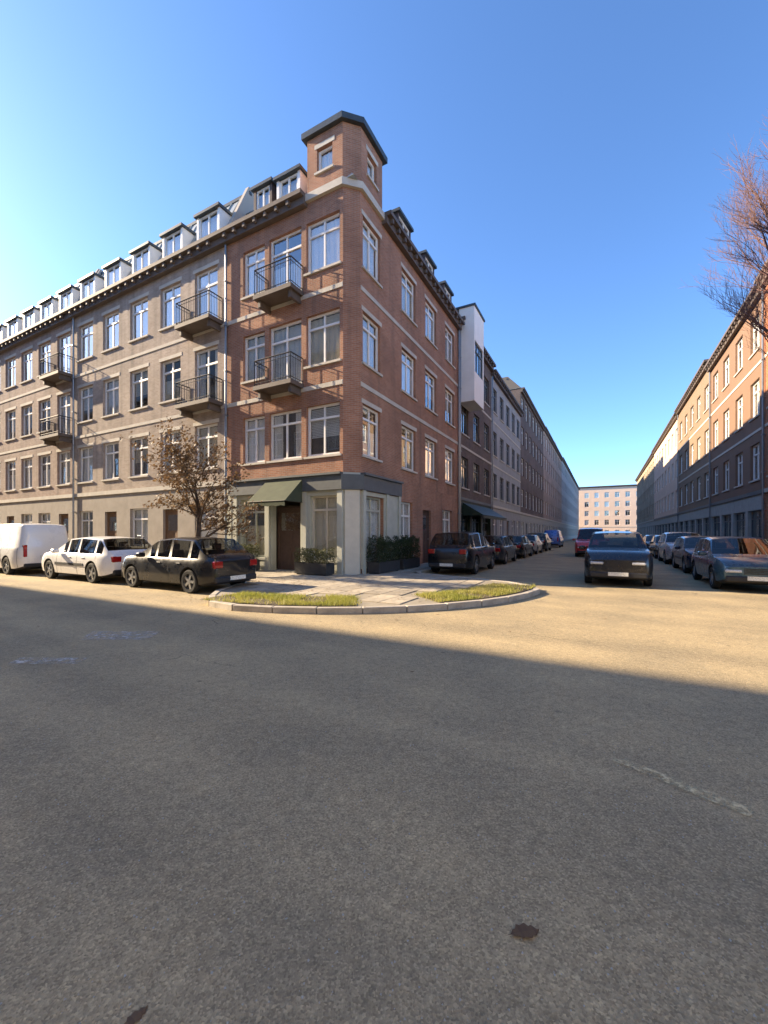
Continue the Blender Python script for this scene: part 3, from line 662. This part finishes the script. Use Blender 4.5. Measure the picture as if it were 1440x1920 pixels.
def aerial(parent, x, y, z, h=1.8):
    mb = MB(); mb.tube([(x, y, z), (x, y, z+h)], .02, 6); mb.tube([(x-.5, y, z+h-.15), (x+.5, y, z+h-.15)], .012, 5)
    for k in range(6): mb.tube([(x-.45+k*.18, y-.28+k*.03, z+h-.15), (x-.45+k*.18, y+.28-k*.03, z+h-.15)], .008, 4)
    link('aerial', mb.mesh('aerial', 'steel_grey'), parent)
aerial(B0, 1.6, 2.6, 15.9); aerial(H1, 4.2, 3.0, 15.6); aerial(B0, CW-2.0, 6.5, 15.9, 1.6)
# the sunlit row opposite
aO = math.atan2(-RD.y, -RD.x)
def Ro(A): return C+RD*A-U*15.0
house('terrace_house', 'bright orange brick house at the right edge of the picture', Ro(15.3), aO, 11, 12, ZF, 14.4, 16.6, 'brick_bright', 4, 'brick_bright', doors=(1,), lod=1, roof='slate')
house('terrace_house', 'peach rendered house next to the orange one in the sunlit row', Ro(27), aO, 11.7, 12, ZF, 14.2, 15.8, 'render_peach', 4, 'stone_grey', gshop=True, gwin='paint_slate', lod=1, roof='slate', chim=5.0)
house('terrace_house', 'cream rendered house in the middle of the sunlit row', Ro(42), aO, 15, 12, ZF, 14.8, 16.2, 'render_cream', 5, 'stone_grey', gshop=True, gwin='paint_slate', lod=1, roof='slate', chim=5.0)
house('terrace_house', 'pinkish rendered house beyond the cream one in the sunlit row', Ro(66), aO, 24, 12, ZF, 14.6, 16.8, 'render_pink', 8, 'stone_grey', gshop=True, gwin='paint_slate', lod=2, roof='slate')
house('terrace_house', 'buff brick house farthest down the sunlit row', Ro(104), aO, 38, 12, ZF, 14.4, 16.6, 'brick_buff', 12, 'stone_grey', doors=(2, 7), lod=2, roof='slate')
e0 = C+RD*160-U*-6
house('apartment_block', 'pale pink apartment block closing the far end of the street', e0, math.atan2(-U.y, -U.x), 60, 14, [4.0, 7.4, 10.8, 14.2], 19.0, 19.0, 'render_far', 18, 'render_far', doors=(), lod=2, roof='slate')
# opposite terrace of the left street, outside the frame to the left: it shades the crossing
nb = C - RD*13.1 + U*9.0
house('terrace_house', 'tan brick terrace opposite the corner house, outside the left of the frame', nb, math.atan2(U.y, U.x), 70, 11, ZF, 15.4, 19.2, 'brick_tan', 24, 'stone_grey', lod=2, roof='slate', setb=1.0)

# unseen blocks added behind and right of the camera to bounce warm light
house('apartment_block', 'unseen pale block added right of the camera to bounce warm light', C - RD*10.5 - U*15.5, math.atan2(-RD.y, -RD.x), 45, 12, ZF, 14.6, 16.5, 'bounce_pale', 15, 'bounce_pale', lod=2, roof='slate')
house('apartment_block', 'unseen pale block added behind the camera to bounce warm light', C - RD*32 - U*15, math.atan2(U.y, U.x), 60, 12, ZF, 14.6, 16.5, 'bounce_pale', 20, 'bounce_pale', lod=2, roof='slate')
# ------------------------------------------------------------------ vehicles
def lerp(tbl, x):
    for (a, p), (b, q) in zip(tbl, tbl[1:]):
        if x <= b: k = (x-a)/(b-a) if b > a else 0; return p+(q-p)*max(0, min(1, k))
    return tbl[-1][1]
SPECS = {
 'hatch': dict(L=4.15, Wd=.88, top=[(-2.08, .93), (-2.04, .985), (-1.80, 1.04), (-1.28, 1.44), (-.4, 1.485), (.25, 1.43), (1.0, 1.00), (1.65, .90), (1.99, .80), (2.08, .70)], belt=.93, cab=(-1.80, 1.0), roof=(-1.28, .25), pil=(-1.22, -.42, .20), wx=(-1.27, 1.32), wr=.315),
 'estate': dict(L=4.5, Wd=.90, top=[(-2.25, .93), (-2.21, 1.0), (-2.05, 1.06), (-1.62, 1.42), (-.5, 1.48), (.30, 1.42), (1.08, 1.0), (1.8, .90), (2.16, .79), (2.25, .70)], belt=.94, cab=(-2.05, 1.08), roof=(-1.62, .30), pil=(-1.45, -.45, .24), wx=(-1.33, 1.42), wr=.325),
 'suv': dict(L=4.4, Wd=.92, top=[(-2.2, 1.02), (-2.16, 1.10), (-2.0, 1.15), (-1.62, 1.60), (-.4, 1.66), (.30, 1.60), (1.0, 1.14), (1.8, 1.06), (2.11, .96), (2.2, .84)], belt=1.06, cab=(-2.0, 1.0), roof=(-1.62, .30), pil=(-1.4, -.4, .24), wx=(-1.3, 1.36), wr=.355),
 'van': dict(L=4.9, Wd=.95, top=[(-2.45, 1.70), (-2.42, 1.82), (-2.36, 1.92), (-1.8, 1.98), (.2, 1.97), (.78, 1.90), (1.52, 1.18), (2.1, 1.02), (2.36, .92), (2.45, .78)], belt=1.10, cab=(.05, 1.52), roof=(.10, .78), pil=(.12, .14, .72), wx=(-1.45, 1.58), wr=.34),
}
def car_meshes(kind, paint):
    S = SPECS[kind]; L = S['L']; h = L/2; wd = S['Wd']; t = .03
    xs = sorted(set([round(-h+L*i/34, 4) for i in range(35)] + [round(v+e, 4) for v in list(S['cab'])+list(S['roof']) for e in (0,)] + [round(p+e, 4) for p in S['pil'] for e in (-.045, .045)]))
    rows = []
    for x in xs:
        e = max(0, (abs(x)-h+.55)/.55); w = wd*(1-.16*e**2.2); zb = .19+.10*e**2
        top = lerp(S['top'], x); belt = min(S['belt'], top-.0)
        lowtop = min(top, S['belt'])
        k = max(0.0, (top-S['belt'])/.5); k = min(1, k)
        P = [(0, zb), (w*.80, zb), (w*.955, zb+.06), (w*.985, .42), (w, .58), (w*.985, lowtop-.16*(1 if lowtop > .7 else .5)), (w*.955, lowtop-.035), (w*.925, lowtop)]
        if k > 0: P += [(w*(.925-.14*k*.92), S['belt']+(top-S['belt'])*.90), (w*(.925-.19*k), top-.012), (w*.42, top+.012*k), (0, top+.022*k)]
        else: P += [(w*.90, lowtop+.002), (w*.82, lowtop+.012), (w*.42, lowtop+.022), (0, lowtop+.026)]
        rows.append([(x, y, z) for y, z in P])
    def cap_ring(r, x): zc = .55; return [(x, y*.90, zc+(z-zc)*.84) for _, y, z in r]
    rows = [cap_ring(rows[0], -h-.05)] + rows + [cap_ring(rows[-1], h+.05)]; xs = [-h-.05] + xs + [h+.05]
    n = len(rows[0]); V = []; Fc = []; Mi = []
    sm = MB()
    def sect(x):
        i = max(0, min(len(xs)-2, next((k for k in range(len(xs)-1) if xs[k+1] >= x), 0))); q = (x-xs[i])/(xs[i+1]-xs[i])
        return [tuple(u+(v-u)*q for u, v in zip(p_, q_)) for p_, q_ in zip(rows[i], rows[i+1])]
    sx = (p_s for p_s in ((S['roof'][1]+.55, S['pil'][1], S['pil'][0]-.12) if kind != 'van' else (1.25, .15, -1.0, -2.25)))
    for x in sx:
        if any(abs(x-wx) < S['wr']+.06 for wx in S['wx']): lo_ = 5
        else: lo_ = 2
        A, B_ = sect(x-.007), sect(x+.007)
        for sg in (-1, 1):
            for j in range(lo_, 7): sm.face([(p_[0], sg*(p_[1]+.0025), p_[2]) for p_ in (A[j], B_[j], B_[j+1], A[j+1])])
    seam_me = sm.mesh('door_seam', 'plastic', recalc=False)
    full = [r + [(x, -y, z) for x, y, z in reversed(r[1:-1])] for r in rows]; m = len(full[0])
    for r in full: V += r
    c0, c1 = S['cab']; r0, r1 = S['roof']; p0, p1, p2 = S['pil']
    for i in range(len(xs)-1):
        xm = (xs[i]+xs[i+1])/2
        for j in range(m):
            jj = j if j < n-1 else m-1-j          # mirror index of the strip between point jj and jj+1
            mi = 0
            side = (jj == 7); topst = jj in (8, 9, 10)
            if side and p0+.045 < xm < p2-.0+.25 and not any(abs(xm-p) < .045 for p in S['pil']) and xm < r1+.34: mi = 1
            if side and kind != 'van' and c0+.25 < xm < p0-.045: mi = 1
            if topst and jj in (9, 10) and (r1 < xm < c1): mi = 2
            if topst and jj in (9, 10) and (c0 < xm < r0) and kind != 'van': mi = 3
            if jj in (0, 1): mi = 4
            Fc.append((i*m+j, i*m+(j+1) % m, (i+1)*m+(j+1) % m, (i+1)*m+j)); Mi.append(mi)
    Fc.append(tuple(range(m))[::-1]); Mi.append(0); Fc.append(tuple((len(xs)-1)*m+j for j in range(m))); Mi.append(0)
    me = bpy.data.meshes.new('car_shell'); me.from_pydata(V, [], Fc)
    for q in ('car_black',)*5: me.materials.append(MATS[q])
    me.polygons.foreach_set('material_index', Mi)
    bm = bmesh.new(); bm.from_mesh(me); bmesh.ops.recalc_face_normals(bm, faces=bm.faces[:]); bm.to_mesh(me); bm.free()
    o = bpy.data.objects.new('tmp', me); COL.objects.link(o); cutters = []
    for wx in S['wx']:
        for sgn in (-1, 1):
            mb = MB(); mb.tube([(wx, sgn*(wd-.27), S['wr']+.02), (wx, sgn*(wd+.2), S['wr']+.02)], S['wr']+.055, 28)
            cm = mb.mesh('cut', 'car_black'); cm.polygons.foreach_set('material_index', [0]*len(cm.polygons)); co_ = bpy.data.objects.new('cut', cm); COL.objects.link(co_); cutters.append(co_)
            for _ in range(4): cm.materials.append(MATS['plastic'])
            cm.polygons.foreach_set('material_index', [4]*len(cm.polygons))
            bo = o.modifiers.new('b', 'BOOLEAN'); bo.object = co_; bo.operation = 'DIFFERENCE'; bo.solver = 'EXACT'
    dg = bpy.context.evaluated_depsgraph_get(); ev = bpy.data.meshes.new_from_object(o.evaluated_get(dg))
    for q in cutters+[o]: bpy.data.objects.remove(q)
    out = {}
    names = {0: 'body', 1: 'side_window', 2: 'windscreen', 3: 'rear_window', 4: 'underbody'}
    for mi, nm in names.items():
        bm = bmesh.new(); bm.from_mesh(ev); bmesh.ops.delete(bm, geom=[f for f in bm.faces if f.material_index != mi], context='FACES')
        if not bm.faces: bm.free(); continue
        if mi in (1, 2, 3):
            for v in bm.verts: pass
        for f in bm.faces: f.smooth = (mi != 4); f.material_index = 0
        q = bpy.data.meshes.new(nm); bm.to_mesh(q); bm.free(); q.materials.clear()
        q.materials.append(MATS[paint if mi == 0 else 'car_glass' if mi in (1, 2, 3) else 'plastic'])
        if mi == 0:
            try: q.set_sharp_from_angle(angle=R_(38))
            except Exception: pass
        out[nm] = q
    out['door_seam'] = seam_me
    return out
def wheel_tyre(r):
    mb = MB(); prof = [(.10, r*.66), (.105, r*.9), (.085, r*.985), (.0, r), (-.085, r*.985), (-.105, r*.9), (-.10, r*.66)]; n = 28
    for i in range(len(prof)-1):
        for j in range(n):
            q = []
            for (y, rr), jj in ((prof[i], j), (prof[i], j+1), (prof[i+1], j+1), (prof[i+1], j)):
                th = 2*math.pi*jj/n; q.append((rr*math.cos(th), y, rr*math.sin(th)))
            mb.face(q)
    return mb.mesh('tyre', 'rubber', smooth=False)
def wheel_rim(r):
    mb = MB(); R1 = r*.665; mb.tube([(0, -.09, 0), (0, -.02, 0)], R1, 28, cap=False)
    for k in range(5):
        th = 2*math.pi*k/5; ca, sa = math.cos(th), math.sin(th)
        T = lambda x, y, z: (x*ca-z*sa, y, x*sa+z*ca)
        mb.box(.03, R1-.005, -.085, -.055, -.035, .035, 0, T)
    mb.tube([(0, -.09, 0), (0, -.05, 0)], .055, 12); mb.tube([(0, -.035, 0), (0, -.02, 0)], R1, 28, 1)
    return mb.mesh('rim', ['rim', 'plastic'])
def make_car(kind, paint, name, label, pos, heading, cat='car', plate='plate_white', roofbars=False):
    S = SPECS[kind]; ms = cached(('car', kind, paint), lambda: car_meshes(kind, paint)); h = S['L']/2; wd = S['Wd']
    root = empty(name, pos, heading); tag(root, label, cat)
    for nm, me in ms.items():
        link(nm, me, root)
    b = MB(); b.box(-h+.12, h-.12, -wd+.14, wd-.14, .30, .72); link('cabin_floor', cached(('cf', kind), lambda: b.mesh('cabin_floor', 'plastic')), root)
    def seats():
        q = MB(); c = (S['roof'][0]+S['roof'][1])/2
        for x in ((.35, -.5) if kind != 'van' else (.45,)):
            for y in (-.38, .38):
                q.box(x-.30, x+.22, y-.25, y+.25, .5, .72); q.box(x-.42, x-.28, y-.24, y+.24, .6, 1.12); q.box(x-.40, x-.31, y-.13, y+.13, 1.13, 1.30)
        return q.mesh('seats', 'plastic')
    link('seats', cached(('st', kind), seats), root)
    ty = cached(('ty', S['wr']), lambda: wheel_tyre(S['wr'])); rm = cached(('rm', S['wr']), lambda: wheel_rim(S['wr']))
    for wx in S['wx']:
        for sg in (-1, 1):
            t = link('tyre', ty, root, (wx, sg*(wd-.115), S['wr']), 0 if sg < 0 else math.pi); t.name = 'wheel'; link('rim', rm, t)
    hz = lerp(S['top'], h-.1); zt = S['belt']
    for sg in (-1, 1):
        def hl():
            q = MB(); z = lerp(S['top'], h)-.10
            q.box(h-.30, h+.066, -.20, .17, z-.085, z+.03); return q.mesh('headlight', 'lamp_clear', bev=.035)
        o = link('headlight', cached(('hl', kind), hl), root, (0, sg*(wd*.58), 0))
        def tl():
            q = MB(); z = S['belt']-.15; hh = .42 if kind == 'van' else .17
            q.box(-h-.064, -h+.2, -.14 if kind != 'van' else -.06, .14 if kind != 'van' else .06, z-hh*.6, z+hh*.5); return q.mesh('tail_light', 'lamp_red', bev=.02)
        o = link('tail_light', cached(('tl', kind), tl), root, (0, sg*(wd*(.68 if kind != 'van' else .75)), 0))
        def mir():
            q = MB(); q.box(-.09, .09, -.10, .10, -.065, .065); return q.mesh('mirror', paint, bev=.03)
        link('mirror', cached(('mi', kind, paint), mir), root, (S['roof'][1]+.42, sg*(wd+.09), zt+.06))
        for x in ((.0, -.85) if kind != 'van' else (.35,)):
            hd = cached(('hd',), lambda: (lambda q: (q.box(-.09, .09, -.018, .018, -.014, .014), q.mesh('door_handle', 'plastic', bev=.008))[1])(MB()))
            link('door_handle', hd, root, (x, sg*(wd*.985), zt-.14))
    def bmp(front):
        q = MB(); x = h+.01 if front else -h-.01; q.box(x-.075, x+.075, -wd*.80, wd*.80, .29, .45); 
        return q.mesh('bumper', 'plastic', bev=.03)
    link('bumper', cached(('bf', kind), lambda: bmp(True)), root); link('bumper', cached(('bb', kind), lambda: bmp(False)), root)
    def gr_():
        q = MB()
        for k in range(4): z = lerp(S['top'], h)-.20+k*.042; q.box(h-.07, h+.064, -wd*.36, wd*.36, z, z+.026)
        return q.mesh('grille', 'plastic')
    link('grille', cached(('gr', kind), gr_), root)
    pm = cached(('pl', plate), lambda: (lambda q: (q.box(-.012, .012, -.26, .26, -.055, .055), q.mesh('number_plate', plate))[1])(MB()))
    link('number_plate', pm, root, (h+.095, 0, .40)); link('number_plate', pm, root, (-h-(.095 if kind != 'van' else .062), 0, .40 if kind != 'van' else .7))
    if kind in ('van', 'estate'):
        def mld():
            q = MB(); x0, x1 = S['wx'][0]+S['wr']+.14, S['wx'][1]-S['wr']-.14
            for sg in (-1, 1): q.box(x0, x1, min(sg*(wd-.03), sg*(wd+.012)), max(sg*(wd-.03), sg*(wd+.012)), .53, .62)
            return q.mesh('side_moulding', 'plastic')
        link('side_moulding', cached(('mld', kind), mld), root)
    return root
def at(a, b): return W3(a, b, 0)
hU, hR = ANG_U, ANG_R
# left street, parked at the kerb
make_car('hatch', 'car_black', 'parked_car', 'black hatchback parked beside the small brown-leaved tree', at(4.25, -3.2), hU)
make_car('estate', 'car_white', 'parked_car', 'white estate car parked behind the black hatchback on the left street', at(4.25, -8.0), hU)
make_car('van', 'car_white', 'parked_van', 'white panel van parked at the left edge of the picture', at(4.3, -14.0), hU, 'van')
make_car('hatch', 'car_navy', 'parked_car', 'dark blue car parked beyond the white van', at(4.25, -20.2), hU)
# right street, left kerb
make_car('suv', 'car_black', 'parked_car', 'black car parked by the brick side wall of the corner house', at(-4.9, 2.50), hR)
make_car('hatch', 'car_charcoal', 'parked_car', 'charcoal car parked under the dark green awning', at(-10.6, 2.5), hR)
make_car('estate', 'car_black', 'parked_car', 'black estate car parked past the dark green awning', at(-16.4, 2.5), hR)
make_car('hatch', 'car_silver', 'parked_car', 'silver car parked farther along the shaded kerb', at(-22.0, 2.5), hR)
make_car('suv', 'car_charcoal', 'parked_car', 'charcoal car parked beside the silver one down the shaded street', at(-28.0, 2.5), hR)
make_car('van', 'car_blue', 'parked_van', 'blue van parked far down the shaded street', at(-39.5, 2.6), hR, 'van')
make_car('van', 'car_red', 'van', 'red van driving towards the crossing', at(-20.5, 7.0), hR+math.pi, 'van')
make_car('suv', 'car_grey', 'car', 'dark grey car coming out of the shaded street', at(-3.9, 8.15), hR+math.pi)
make_car('hatch', 'car_teal', 'parked_car', 'teal blue car parked nearest on the right kerb', at(-4.1, 11.4), hR+math.pi)
make_car('estate', 'car_navy', 'parked_car', 'navy car parked behind the teal one on the right kerb', at(-9.4, 11.5), hR+math.pi)
make_car('suv', 'car_silver', 'parked_car', 'silver car parked behind the navy one on the right kerb', at(-14.9, 11.5), hR+math.pi)
make_car('hatch', 'car_charcoal', 'parked_car', 'charcoal car parked fourth from the teal one on the right kerb', at(-20.0, 11.5), hR+math.pi)
make_car('estate', 'car_black', 'parked_car', 'black car parked fifth from the teal one on the right kerb', at(-26.5, 11.5), hR+math.pi)

# ------------------------------------------------------------------ trees
def tree(name, label, pos, h, r0, seed, barkm, twigm, spread, levels, first, lean=(0, 0), leaf=None, nleaf=0, lsize=.06, up=.35, kids=(4, 4, 3, 3, 3), lf=.85, lead=.62):
    rr = random.Random(seed); root = empty(name, pos); tag(root, label, 'tree'); tk = MB(); tw = MB(); tips = []
    def grow(p, d, L, r, lv):
        n = 6 if lv < 2 else 4; pts = [p]; rad = [r]; q = p.copy(); dd = d.copy()
        for i in range(n):
            dd = (dd+Vector((rr.gauss(0, .12), rr.gauss(0, .12), rr.gauss(0, .06)+(.05*up if lv else .02)))).normalized()
            q = q+dd*(L/n); pts.append(q.copy()); rad.append(r*(1-(.55 if lv else .45)*(i+1)/n))
        (tk if lv < 2 else tw).tube(pts, rad, 9 if lv == 0 else 6 if lv == 1 else 4 if lv == 2 else 3, cap=False)
        if lv >= levels: tips.extend(pts[1:]); return
        if lv >= levels-1: tips.extend(pts[2:])
        k = kids[min(lv, len(kids)-1)]+rr.randint(0, 1)
        for i in range(k):
            f = first+(1-first)*(i+rr.random()*.8)/k if lv == 0 else .25+.75*(i+rr.random())/k
            f = min(.999, f); j = int(f*n); pp = pts[j]+(pts[j+1]-pts[j])*(f*n-j)
            an = rr.uniform(0, 6.283); side = Vector((math.cos(an), math.sin(an), 0)); side = (side-dd*side.dot(dd)).normalized()
            nd = (dd*(1-spread)+side*spread+Vector((0, 0, up*.4))).normalized()
            grow(pp, nd, L*rr.uniform(.52, .74)*(1 if lv else lf), max(.004, rad[j]*rr.uniform(.45, .62)), lv+1)
        grow(pts[-1], dd, L*(.62 if lv else lead), rad[-1]*.9, lv+1)
    grow(Vector((0, 0, -.05)), Vector((lean[0], lean[1], 1)).normalized(), h, r0, 0)
    link('trunk', tk.mesh('trunk', barkm, smooth=True, recalc=False), root)
    cr = link('crown', tw.mesh('crown', twigm, recalc=False), root)
    if leaf:
        lm = MB()
        for i in range(nleaf):
            p = rr.choice(tips)+Vector((rr.gauss(0, .07), rr.gauss(0, .07), rr.gauss(0, .07))); s = lsize*rr.uniform(.6, 1.3)
            a = Vector((rr.gauss(0, 1), rr.gauss(0, 1), rr.gauss(0, 1))).normalized(); b = a.orthogonal().normalized(); c = a.cross(b)*.55
            lm.face([p-b*s, p+c*s-b*.1*s, p+b*s, p-c*s+b*.1*s], 0, None, rr.uniform(.02, 1))
        lo = link('leaves', lm.mesh('leaves', leaf, recalc=False), cr); lo['kind'] = 'stuff'
    return root
tree('street_tree', 'small brown-leaved street tree at the kerb by the black hatchback', W3(2.75, -4.9, .1), 2.45, .13, 21, 'bark_dark', 'bark_dark', .52, 4, .42, leaf='leaf_brown', nleaf=5200, lsize=.055)
tree('bare_tree', 'tall bare reddish tree reaching in at the right edge', W3(-4.9, 14.0, .1), 8.6, .24, 10, 'bark', 'twig_red', .44, 5, .56, leaf=None, up=.7, kids=(9, 5, 4, 4, 4), lf=.5, lead=.34)

# ------------------------------------------------------------------ planters with hedges
def hedge_planter(label, a, b, ang, L, hh, leaf, seed, dep=.5, n=None):
    rr = random.Random(seed); root = empty('hedge_planter', W3(a, b, KERB_Z+.005), ang); tag(root, label, 'planter', 'hedge planters at the foot of the corner house')
    bx = MB(); t = .03; H = .42
    bx.box(-L/2, L/2, -dep/2, -dep/2+t, .03, H); bx.box(-L/2, L/2, dep/2-t, dep/2, .03, H); bx.box(-L/2, -L/2+t, -dep/2+t, dep/2-t, .03, H); bx.box(L/2-t, L/2, -dep/2+t, dep/2-t, .03, H); bx.box(-L/2+t, L/2-t, -dep/2+t, dep/2-t, .03, H-.05)
    for x in (-L/2+.1, L/2-.1): bx.box(x-.04, x+.04, -dep/2+.04, dep/2-.04, 0, .03)
    link('planter_box', bx.mesh('planter_box', 'planter'), root)
    st = MB()
    for i in range(int(L*7)):
        x, y = rr.uniform(-L/2+.08, L/2-.08), rr.uniform(-dep/2+.1, dep/2-.1); st.tube([(x, y, H-.06), (x+rr.gauss(0, .05), y+rr.gauss(0, .03), H+hh*.75)], [.012, .004], 4)
    link('stems', st.mesh('stems', 'bark_dark', recalc=False), root)
    lm = MB(); n = n or int(L*hh*4200)
    for i in range(n):
        x = rr.uniform(-L/2-.04, L/2+.04); z = hh*rr.random()**.8; y = rr.choice((-1, 1))*(dep/2+.02)*rr.random()**.35
        bump_ = 1+.28*noise.noise(Vector((x*3, z*3, seed)))
        z *= bump_; y *= bump_*(1-.25*(z/hh)**3)
        p = Vector((x, y, H+z)); s = rr.uniform(.018, .038)
        aa = Vector((rr.gauss(0, 1), rr.gauss(0, 1), rr.gauss(0, 1)+.4)).normalized(); bb = aa.orthogonal().normalized(); cc = aa.cross(bb)*.5
        lm.face([p-bb*s, p+cc*s, p+bb*s, p-cc*s], 0, None, rr.uniform(.02, 1))
    lo = link('foliage', lm.mesh('foliage', leaf, recalc=False), root); lo['kind'] = 'stuff'
    return root
hedge_planter('dark evergreen hedge planter against the shaded side wall, nearest the corner', -1.5, .42, ANG_R, 1.7, .85, 'leaf_hedge', 1)
hedge_planter('dark evergreen hedge planter against the shaded side wall, farther from the corner', -3.5, .42, ANG_R, 1.7, .9, 'leaf_hedge', 2)
hedge_planter('olive box hedge planter left of the shop door beneath the awning', .5, -5.0, ANG_U, 1.5, .6, 'leaf_box', 3)
hedge_planter('olive box hedge planter right of the shop door, under the corner shop window', .5, -1.35, ANG_U, 1.4, .5, 'leaf_box', 4)

# ------------------------------------------------------------------ litter on the road
def dead_leaf(x, y, s, rz, label, seed):
    rr = random.Random(seed); mb = MB(); n = 10; top = []; bot = []
    for i in range(n+1):
        q = i/n; x_ = (q-.5)*2; w = .48*math.sin(math.pi*q)**.8*(1+.25*math.sin(q*25)); z = .10+.16*math.sin(q*3.1+seed)
        top.append((x_*s, w*s, (z+.10*w)*s*.6)); bot.append((x_*s, -w*s, (z+.14*w)*s*.6))
    for i in range(n):
        m0 = ((top[i][0]+bot[i][0])/2, 0, top[i][2]*.4+.004); m1 = ((top[i+1][0]+bot[i+1][0])/2, 0, top[i+1][2]*.4+.004)
        r = rr.uniform(.02, .35); mb.face([m0, m1, top[i+1], top[i]], 0, None, r); mb.face([bot[i], bot[i+1], m1, m0], 0, None, r+.1)
    mb.face([(-s*1.5, -.01*s, .006), (-s*.95, -.03*s, .02*s+.006), (-s*.95, .03*s, .02*s+.006)], 0, None, .1)
    o = link('dead_leaf', mb.mesh('dead_leaf', 'leaf_brown', recalc=False), None, (x, y, .002), rz); tag(o, label, 'leaf', 'dead leaves on the road')
dead_leaf(.565, 1.63, .062, .2, 'curled dark brown leaf lying alone on the near asphalt right of centre', 1)
dead_leaf(-.82, 1.345, .04, 1.0, 'small brown leaf at the bottom edge of the picture, left of centre', 2)
gt = MB(); g2 = random.Random(5)
for i in range(2600):
    y = 1.1+g2.random()**1.6*7; x = g2.uniform(-1, 1)*y*1.05; s = g2.uniform(.0025, .0065); an = g2.uniform(0, 6.3)
    P = [Vector((x+math.cos(an+k*2.09)*s, y+math.sin(an+k*2.09)*s, .001)) for k in range(3)]; T = Vector((x+g2.gauss(0, s*.3), y+g2.gauss(0, s*.3), s*1.1))
    for k in range(3): gt.face([P[k], P[(k+1) % 3], T])
ll = MB(); g3 = random.Random(8)
for i in range(900):
    r = abs(g3.gauss(0, 2.6)); th = g3.uniform(0, 6.283); a, b = 3.2+r*math.cos(th)*.75, -1.5+r*math.sin(th)*1.5
    if a < .1 or (a > 3.15 and (a < 5.3 and b < -.3)): continue
    onp = math.hypot(max(a, 0), max(b, 0)) < 6.3 if b > -.3 else a < 3.15
    p = W3(a, b, (KERB_Z+.012) if onp else .004); s = g3.uniform(.02, .045); an = g3.uniform(0, 6.3); c_, s_ = math.cos(an)*s, math.sin(an)*s
    ll.face([p+Vector((-c_, -s_, .002)), p+Vector((s_*.5, -c_*.5, .012*g3.random())), p+Vector((c_, s_, .015*g3.random())), p+Vector((-s_*.5, c_*.5, .004))], 0, None, g3.uniform(.02, 1))
lit = link('leaf_litter', ll.mesh('leaf_litter', 'leaf_brown', recalc=False)); lit['kind'] = 'stuff'; lit['label'] = 'scattered brown fallen leaves round the street tree and corner'
gro = link('grit', gt.mesh('grit', 'stone_grey', recalc=False)); gro['kind'] = 'stuff'
